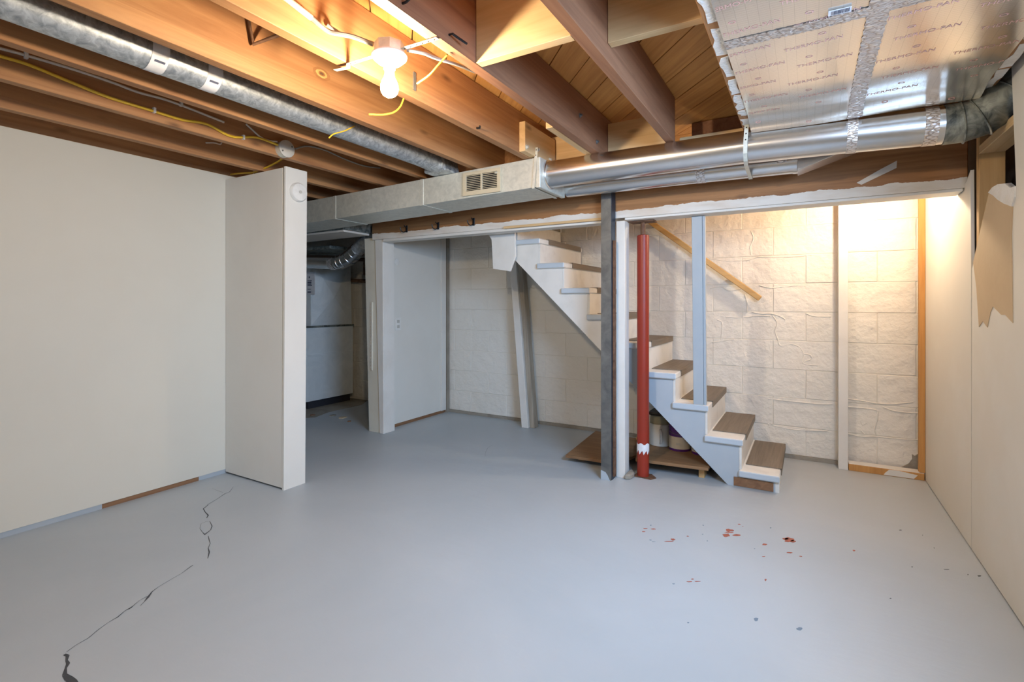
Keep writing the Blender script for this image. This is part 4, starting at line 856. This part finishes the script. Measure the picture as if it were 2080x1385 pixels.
# printed lettering on the foil, rows of faded red words and little rings
cu = bpy.data.curves.new('lettering', 'FONT'); cu.body = 'THERMO-PAN'; cu.size = 0.032; cu.align_x = 'CENTER'
to = bpy.data.objects.new('lettering', cu); C.objects.link(to)
bpy.context.view_layer.update()
tm = bpy.data.meshes.new_from_object(to)
tv = [tuple(q.co) for q in tm.vertices]; tf = [tuple(p.vertices) for p in tm.polygons]
bpy.data.objects.remove(to); bpy.data.meshes.remove(tm)
pm = MB()
row = 0
y_ = 0.62
while y_ < 2.62:
    for cxp in (-0.17, 0.03, 0.30, 0.52):
        xc_ = cxp + (0.02 if row % 2 else -0.015); yc_ = y_ + (0.05 if cxp in (0.03, 0.52) else 0)
        for sub, sc_ in ((0, 1.0),):
            pts = []
            for (tx, ty, tz) in tv:
                X_ = xc_ + tx * 0.82; Y_ = yc_ - ty * 0.95 - tx * 0.07      # read from below
                if X_ < fx0 + 0.004 or X_ > fx1 - 0.004: X_ = min(max(X_, fx0 + 0.004), fx1 - 0.004)
                pts.append((X_, Y_, foil_z(X_, Y_) - 0.0009))
            if max(p[1] for p in pts) < 2.64: pm.add(pts, tf)
        for k in range(14):
            pass
        rr = []
        for k in range(12):
            for r__ in (0.0055, 0.0085):
                X_ = xc_ - 0.01 + r__ * 1.3 * math.cos(2 * PI * k / 12); Y_ = yc_ + 0.085 + r__ * math.sin(2 * PI * k / 12)
                X_ = min(max(X_, fx0 + 0.002), fx1 - 0.002)
                rr.append((X_, Y_, foil_z(X_, Y_) - 0.0009))
        if max(p[1] for p in rr) < 2.64: pm.add(rr, [(2 * k, 2 * k + 1, (2 * k + 3) % 24, (2 * k + 2) % 24) for k in range(12)])
    y_ += 0.155; row += 1
pr_ = obj('printed_lettering', pm, 'print', fo); pr_['kind'] = 'stuff'
bs = obj('barcode_sticker', MB().prism([(0.052, 1.700), (0.108, 1.704), (0.108, 1.734), (0.052, 1.730)], 'Z', 1.9842, 1.9848), 'paper', fo)
xk = 0.060
while xk < 0.101:
    wk = random.choice((0.0008, 0.0016, 0.0026))
    obj('barcode_bar', MB().prism([(xk, 1.706), (xk + wk, 1.706), (xk + wk, 1.727), (xk, 1.727)], 'Z', 1.9836, 1.9841), 'ink', fo)
    xk += wk + random.choice((0.0012, 0.002))

# ------------------------------------------------------------------ furnace room
tf_ = thing('furnace_plenum', (-5.1, 3.88, 0), 'grey sheet metal furnace cabinet seen through the opening', 'furnace')
obj('lower_cabinet', MB().box(-5.55, -4.65, 3.555, 4.20, 0.085, 0.885), 'furnace', tf_, bevel=0.003)
obj('base_shade', MB().box(-5.50, -4.68, 3.60, 4.18, 0.0, 0.085), 'cavity', tf_)  # near-black box stands in for the shade under the raised cabinet
obj('seam_rail', MB().box(-4.652, -4.636, 3.55, 4.205, 0.885, 0.905), 'galv_dark', tf_)
obj('seam_rail', MB().box(-4.651, -4.640, 3.56, 4.19, 0.575, 0.595), 'furnace', tf_)
up = [(3.62, 0.905), (4.185, 0.905), (4.165, 1.60), (3.64, 1.60)]
cxy = (3.90, 1.22)
for i in range(4):
    a_, b_ = up[i], up[(i + 1) % 4]
    obj('creased_panel', MB().add([(-4.655, a_[0], a_[1]), (-4.655, b_[0], b_[1]), (-4.615, cxy[0], cxy[1])], [(0, 1, 2)]), 'furnace', tf_)
obj('upper_plenum', MB().box(-5.45, -4.656, 3.63, 4.17, 0.90, 1.60), 'furnace', tf_)
obj('slanted_duct', MB().hexa([(-5.2, 3.40, 0.45), (-4.80, 3.40, 0.45), (-4.80, 3.555, 0.45), (-5.2, 3.555, 0.45)], [(-5.2, 3.46, 0.88), (-4.70, 3.46, 0.88), (-4.70, 3.555, 0.88), (-5.2, 3.555, 0.88)]), 'furnace', tf_)
LB = [(-4.741, 3.560, 1.492), (-4.587, 3.560, 1.487), (-4.587, 3.560, 1.245), (-4.741, 3.560, 1.246)]
lb = obj('warning_label', MB().prism([(p[0] - 0.0, p[2]) for p in LB], 'Y', 3.612, 3.618), 'paper', tf_)
obj('label_backing', MB().box(-5.3, -4.66, 3.619, 3.63, 0.905, 1.58), 'furnace', tf_)
lx0, lx1, lz0, lz1 = LB[0][0], LB[1][0], LB[2][2], LB[0][2]
for k, (u0, u1, q0, q1) in enumerate(((.25, .7, .60, .63), (.25, .65, .50, .57), (.25, .65, .44, .48), (.25, .72, .38, .42), (.25, .6, .22, .25), (.25, .6, .08, .14), (.38, .5, .72, .80))):
    obj('label_print', MB().box(lx0 + (lx1 - lx0) * u0, lx0 + (lx1 - lx0) * u1, 3.6105, 3.6118, lz0 + (lz1 - lz0) * q0, lz0 + (lz1 - lz0) * q1), 'ink', tf_)
t = thing('flue_pipe', (-4.2, 3.4, 1.50), 'bright silver round pipe elbowing upward in the furnace room', 'pipe')
P_ = [(-4.981, 3.420, 1.605), (-4.226, 3.420, 1.573), (-3.973, 3.420, 1.557), (-3.848, 3.420, 1.586), (-3.726, 3.420, 1.660), (-3.556, 3.420, 1.772), (-3.454, 3.420, 1.839)]
obj('pipe', MB().tube(P_[:3], 0.072, 32), 'alum', t, smooth=True)
obj('elbow', MB().tube([P_[2], P_[3], P_[4]], 0.073, 32), 'alum', t, smooth=True)
obj('riser_pipe', MB().tube([P_[4], P_[5], P_[6]], 0.066, 32), 'galv_old', t, smooth=True)
for k, (a_, b_) in enumerate(((P_[2], P_[3]), (P_[3], P_[4]))):
    for s_ in (0.1, 0.6):
        p_ = Vector(a_) + (Vector(b_) - Vector(a_)) * s_; d_ = (Vector(b_) - Vector(a_)).normalized()
        obj('crimp_ring', MB().tube([p_ - d_ * 0.004, p_ + d_ * 0.004], 0.0775, 32), 'alum', t, smooth=True)
obj('tape_band', MB().tube([Vector(P_[2]) - Vector((0.11, 0, 0)), Vector(P_[2]) - Vector((0.04, 0, 0))], 0.0735, 32, False), 'foiltape', t, smooth=True)
tag(obj('flat_duct', MB().box(-5.5, -4.15, 3.45, 3.95, 1.70, 1.735), 'galv_dark', bevel=0.003), 'flat dark sheet metal duct above the silver pipe', 'duct')
G = [(-4.794, 4.200, 1.676), (-4.455, 4.200, 1.661), (-4.455, 4.200, 1.495), (-4.188, 4.200, 1.476)]
tag(obj('gas_pipe', MB().tube(G, 0.022, 12), 'rust', smooth=True), 'dark iron pipe with a bend on the furnace room block wall', 'pipe')
G = [(-4.794, 4.200, 1.428), (-4.074, 4.200, 1.389)]
tag(obj('gas_pipe', MB().tube(G, 0.022, 12), 'rust', smooth=True), 'straight dark iron pipe below the bent one in the furnace room', 'pipe')
tag(obj('soffit_panel', MB().hexa([(-5.2, 2.93, 1.752), (-3.36, 2.93, 1.752), (-3.36, 3.22, 1.752), (-5.2, 3.30, 1.752)], [(-5.2, 2.93, 1.768), (-3.36, 2.93, 1.768), (-3.36, 3.22, 1.768), (-5.2, 3.30, 1.768)]), 'tape'), 'sagging tan drywall soffit under the duct at the furnace opening', 'panel')
tag(obj('branch_duct', MB().box(-3.95, -3.338, 2.93, 3.215, 1.770, 1.99), 'galv_dark', bevel=0.002), 'dark galvanised branch duct above the tan soffit', 'duct')
for k in range(7):
    x = -5.0 + k * 0.2 + random.uniform(-0.05, 0.05); y = 3.44 + random.uniform(-0.04, 0.10)
    s_ = random.uniform(0.02, 0.05)
    tag(obj('floor_debris', MB().prism([(x + s_ * math.cos(a) * random.uniform(.6, 1), y + s_ * math.sin(a) * random.uniform(.6, 1)) for a in (0, 1.1, 2.2, 3.3, 4.4, 5.4)], 'Z', 0.0, 0.008), ('raw', 'concrete', 'kraft')[k % 3]),
        'flake of rubbish on the floor below the furnace cabinet', 'debris', 'flakes below the furnace')
dirt = [(-4.409, 3.243, 0.000), (-4.276, 3.371, 0.000), (-4.357, 3.588, 0.000), (-4.363, 3.755, 0.000), (-4.358, 4.065, 0.000), (-4.514, 4.311, 0.000), (-4.907, 4.455, 0.000), (-5.008, 3.683, 0.000)]
obj('bare_strip', MB().prism([(p[0], p[1]) for p in dirt], 'Z', 0.0002, 0.002), 'concrete', floor)

# ------------------------------------------------------------------ lamps
def bulb_lamp(name, x, y, ztop, bulbmat, lab, zb):
    t = thing(name, (x, y, zb), lab, 'lamp')
    obj('junction_box', MB().lathe([(0.050, 0), (0.050, 0.036)], (x, y, ztop - 0.004), 'Z', 8), 'galv', t)
    obj('porcelain_base', MB().lathe([(0.028, -0.030), (0.040, -0.028), (0.058, -0.012), (0.060, -0.005), (0.056, 0.0)], (x, y, ztop - 0.004), 'Z', 32), 'porcelain', t, smooth=True)
    obj('socket', MB().lathe([(0.017, -0.052), (0.020, -0.050), (0.020, -0.030)], (x, y, ztop - 0.004), 'Z', 24), 'porcelain', t, smooth=True)
    z0 = ztop - 0.056
    obj('bulb_neck', MB().lathe([(0.020, -0.030), (0.0165, -0.012), (0.0165, 0.0)], (x, y, z0), 'Z', 24), 'plastic', t, smooth=True)
    pr = [(0.004, -0.0915), (0.012, -0.090), (0.021, -0.084), (0.027, -0.075), (0.0295, -0.064), (0.0285, -0.052), (0.025, -0.040), (0.020, -0.030)]
    obj('glass_bulb', MB().lathe(pr, (x, y, z0), 'Z', 28), bulbmat, t, smooth=True)
    return t
bulb_lamp('ceiling_lamp', -1.215, 1.255, 1.992, 'bulb', 'bare lit bulb in a white porcelain holder between the joists', 1.84)
bulb_lamp('ceiling_lamp', 0.30, 3.72, 1.985, 'bulb_stair', 'bare lit bulb over the foot of the stairs behind the beam', 1.83)
bulb_lamp('ceiling_lamp', -0.83, -1.45, 1.992, 'bulb_fill', 'added fill bulb behind the camera between the dark joists', 1.84)  # unseen lamp added as warm fill from behind the camera
board('fill_lamp_bar', -1.013, -0.649, -1.47, -1.43, 2.025, 2.05, 'new_x', 'wood cross bar added to hold the rear fill lamp')  # support made up for the added fill lamp
strap([(-1.165, 1.262, 1.997), (-1.02, 1.268, 1.997)], 'perforated strap from the lamp to the dark joist', (0, 1, 0), 0.016)
strap([(-1.265, 1.25, 1.997), (-1.402, 1.245, 1.997), (-1.403, 1.245, 1.985), (-1.46, 1.236, 1.985)], 'perforated strap from the lamp to the orange joist', (0, 1, 0), 0.016)
board('lamp_drop_block', 0.26, 0.34, 3.68, 3.76, 2.018, 2.2365, 'white', 'painted block holding the stair lamp')

# ------------------------------------------------------------------ cables and small fittings
FX = -2.624
def cable(pts, r, mt, lab, cat='cable', n=6):
    return tag(obj('cable', MB().tube(smoothpath(pts, n), r, 8), mt, smooth=True), lab, cat)
cable([(-2.620, 0.582, 2.079), (-2.620, 0.660, 2.080), (-2.620, 0.743, 2.080), (-2.620, 0.865, 2.063), (-2.620, 1.000, 2.046), (-2.620, 1.172, 2.043), (-2.620, 1.300, 2.042), (-2.620, 1.416, 2.056), (-2.620, 1.542, 2.030), (-2.620, 1.680, 2.064), (-2.605, 1.807, 2.053)], 0.0065, 'yellow', 'yellow cable running along the joist to the junction box')
cable([(-2.620, 0.582, 2.101), (-2.620, 0.660, 2.109), (-2.620, 0.736, 2.114), (-2.620, 0.881, 2.118), (-2.620, 1.018, 2.115), (-2.620, 1.112, 2.108), (-2.620, 1.256, 2.113), (-2.620, 1.503, 2.093)], 0.006, 'whitecable', 'off-white cable stapled above the yellow cable')
cable([(-2.620, 1.623, 2.120), (-2.620, 1.665, 2.095), (-2.620, 1.709, 2.072), (-2.615, 1.750, 2.066), (-2.605, 1.798, 2.070)], 0.005, 'whitecable', 'short white cable entering the junction box')
cable([(-2.600, 1.912, 2.060), (-2.620, 2.012, 2.105), (-2.620, 2.139, 2.114), (-2.620, 2.296, 2.097), (-2.620, 2.466, 2.092), (-2.620, 2.613, 2.112)], 0.005, 'greycable', 'grey cable looping right from the junction box')
cable([(-2.830, 1.990, 2.055), (-2.899, 1.990, 2.037), (-3.025, 1.990, 2.017), (-3.146, 2.000, 2.012), (-3.284, 2.000, 2.024), (-3.521, 2.020, 2.046)], 0.006, 'yellow', 'yellow cable dropping from the junction box over the stub wall')
cable([(-3.016, 1.624, 2.083), (-3.016, 1.672, 2.096), (-3.016, 1.707, 2.097), (-3.016, 1.719, 2.115)], 0.004, 'whitecable', 'short white wire end on the joist by the left wall')
jx, jy, jz = (-2.585, 1.846, 2.040)
t = thing('junction_box', (-2.60, jy, jz - 0.05), 'round grey junction box on the joist above the stub wall', 'junction box')
obj('can', MB().lathe([(0.046, -0.028), (0.046, 0.012)], (-2.60, jy, jz), 'X', 28), 'galv', t, smooth=True)
obj('cover', MB().lathe([(0.049, 0.012), (0.049, 0.017), (0.046, 0.019)], (-2.60, jy, jz), 'X', 28), 'box_grey', t, smooth=True)
for dy_ in (-0.03, 0.03):
    obj('screw', MB().lathe([(0.005, 0.019), (0.004, 0.022)], (-2.60, jy + dy_, jz + dy_ * 0.6), 'X', 8), 'steel', t)
for p_, lab in (((-2.620, 0.733, 2.113), 'cable staple nearest the left edge of the picture'), ((-2.620, 1.178, 2.047), 'white cable staple on the yellow cable'), ((-2.620, 1.295, 2.117), 'cable staple on the off-white cable'), ((-2.620, 1.607, 2.043), 'cable staple beside the junction box')):
    tag(obj('cable_staple', MB().box(-2.6275, -2.611, p_[1] - 0.005, p_[1] + 0.005, p_[2] - 0.012, p_[2] + 0.012), 'plastic'), lab, 'staple')
# cable and conduit to the lamp
tag(obj('conduit', MB().tube([(-1.390, 0.954, 2.099), (-1.390, 1.081, 2.077)], 0.010, 12), 'galv', smooth=True), 'short steel conduit at the top edge left of the lamp', 'conduit')
cable([(-1.390, 1.081, 2.077), (-1.385, 1.107, 2.066), (-1.375, 1.139, 2.055), (-1.350, 1.162, 2.051), (-1.320, 1.194, 2.048), (-1.268, 1.233, 2.027)], 0.008, 'greycable', 'grey cable from the conduit to the lamp')
cable([(-1.397, 1.149, 2.089), (-1.392, 1.161, 2.084), (-1.380, 1.175, 2.075), (-1.352, 1.168, 2.054)], 0.006, 'greycable', 'short loop of grey cable behind the conduit end')
cable([(-1.165, 1.285, 2.004), (-1.13, 1.33, 2.003), (-1.117, 1.379, 2.004), (-1.088, 1.469, 2.010), (-1.078, 1.563, 2.020)], 0.006, 'greycable', 'grey cable leading right from the lamp under the joist')
tag(obj('rod_hanger', MB().tube([(-1.780, 1.112, 2.194), (-1.775, 1.128, 2.112), (-1.700, 1.179, 2.150)], 0.007, 8), 'rust'), 'bent dark iron rod hanger on the knotty joist', 'hanger')
tag(obj('iron_strip', MB().box(-1.4035, -1.399, 1.585, 1.600, 2.030, 2.105), 'steel'), 'short upright steel strip nailed to the orange joist', 'strip')
def ribbon(pts, lab):
    return tag(obj('yellow_ribbon', MB().tube(smoothpath(pts, 5), 0.0032, 6), 'yellow', smooth=True), lab, 'ribbon')
ribbon([(-1.053, 1.360, 1.990), (-1.091, 1.360, 1.966), (-1.130, 1.360, 1.941), (-1.185, 1.360, 1.923)], 'yellow plastic ribbon hanging from the dark joist right of the lamp')
ribbon([(-1.420, 1.548, 1.985), (-1.420, 1.528, 1.946), (-1.420, 1.491, 1.910), (-1.430, 1.442, 1.887), (-1.440, 1.380, 1.870)], 'yellow ribbon curling below the lit bulb')
ribbon([(-1.955, 1.775, 2.037), (-1.952, 1.710, 1.993), (-1.955, 1.647, 1.960), (-1.960, 1.623, 1.935)], 'yellow ribbon lying over the galvanised pipe')
for p_, q_, lab in (((-1.00, 1.10, 2.02), (-0.975, 1.10, 2.03), 'upper dark nail bent over in the dark joist'), ((-1.0, 1.32, 2.03), (-0.985, 1.38, 2.02), 'lower dark nail bent over in the dark joist')):
    tag(obj('bent_nail', MB().tube([(-1.0135, p_[1], p_[2]), p_, q_], 0.004, 6), 'black'), lab, 'nail')
tag(obj('nail_hook', MB().tube([(-1.404, 2.05, 2.012), (-1.385, 2.05, 2.010), (-1.375, 2.035, 2.012)], 0.005, 6), 'black'), 'small dark hook on the lower edge of the orange joist', 'hook')
tag(obj('cable_tie', MB().tube([(-3.17, 2.02, 2.035), (-3.185, 2.02, 2.0), (-3.15, 2.02, 1.995)], 0.003, 6), 'plastic'), 'little white tie sticking up by the stub wall top', 'tie')
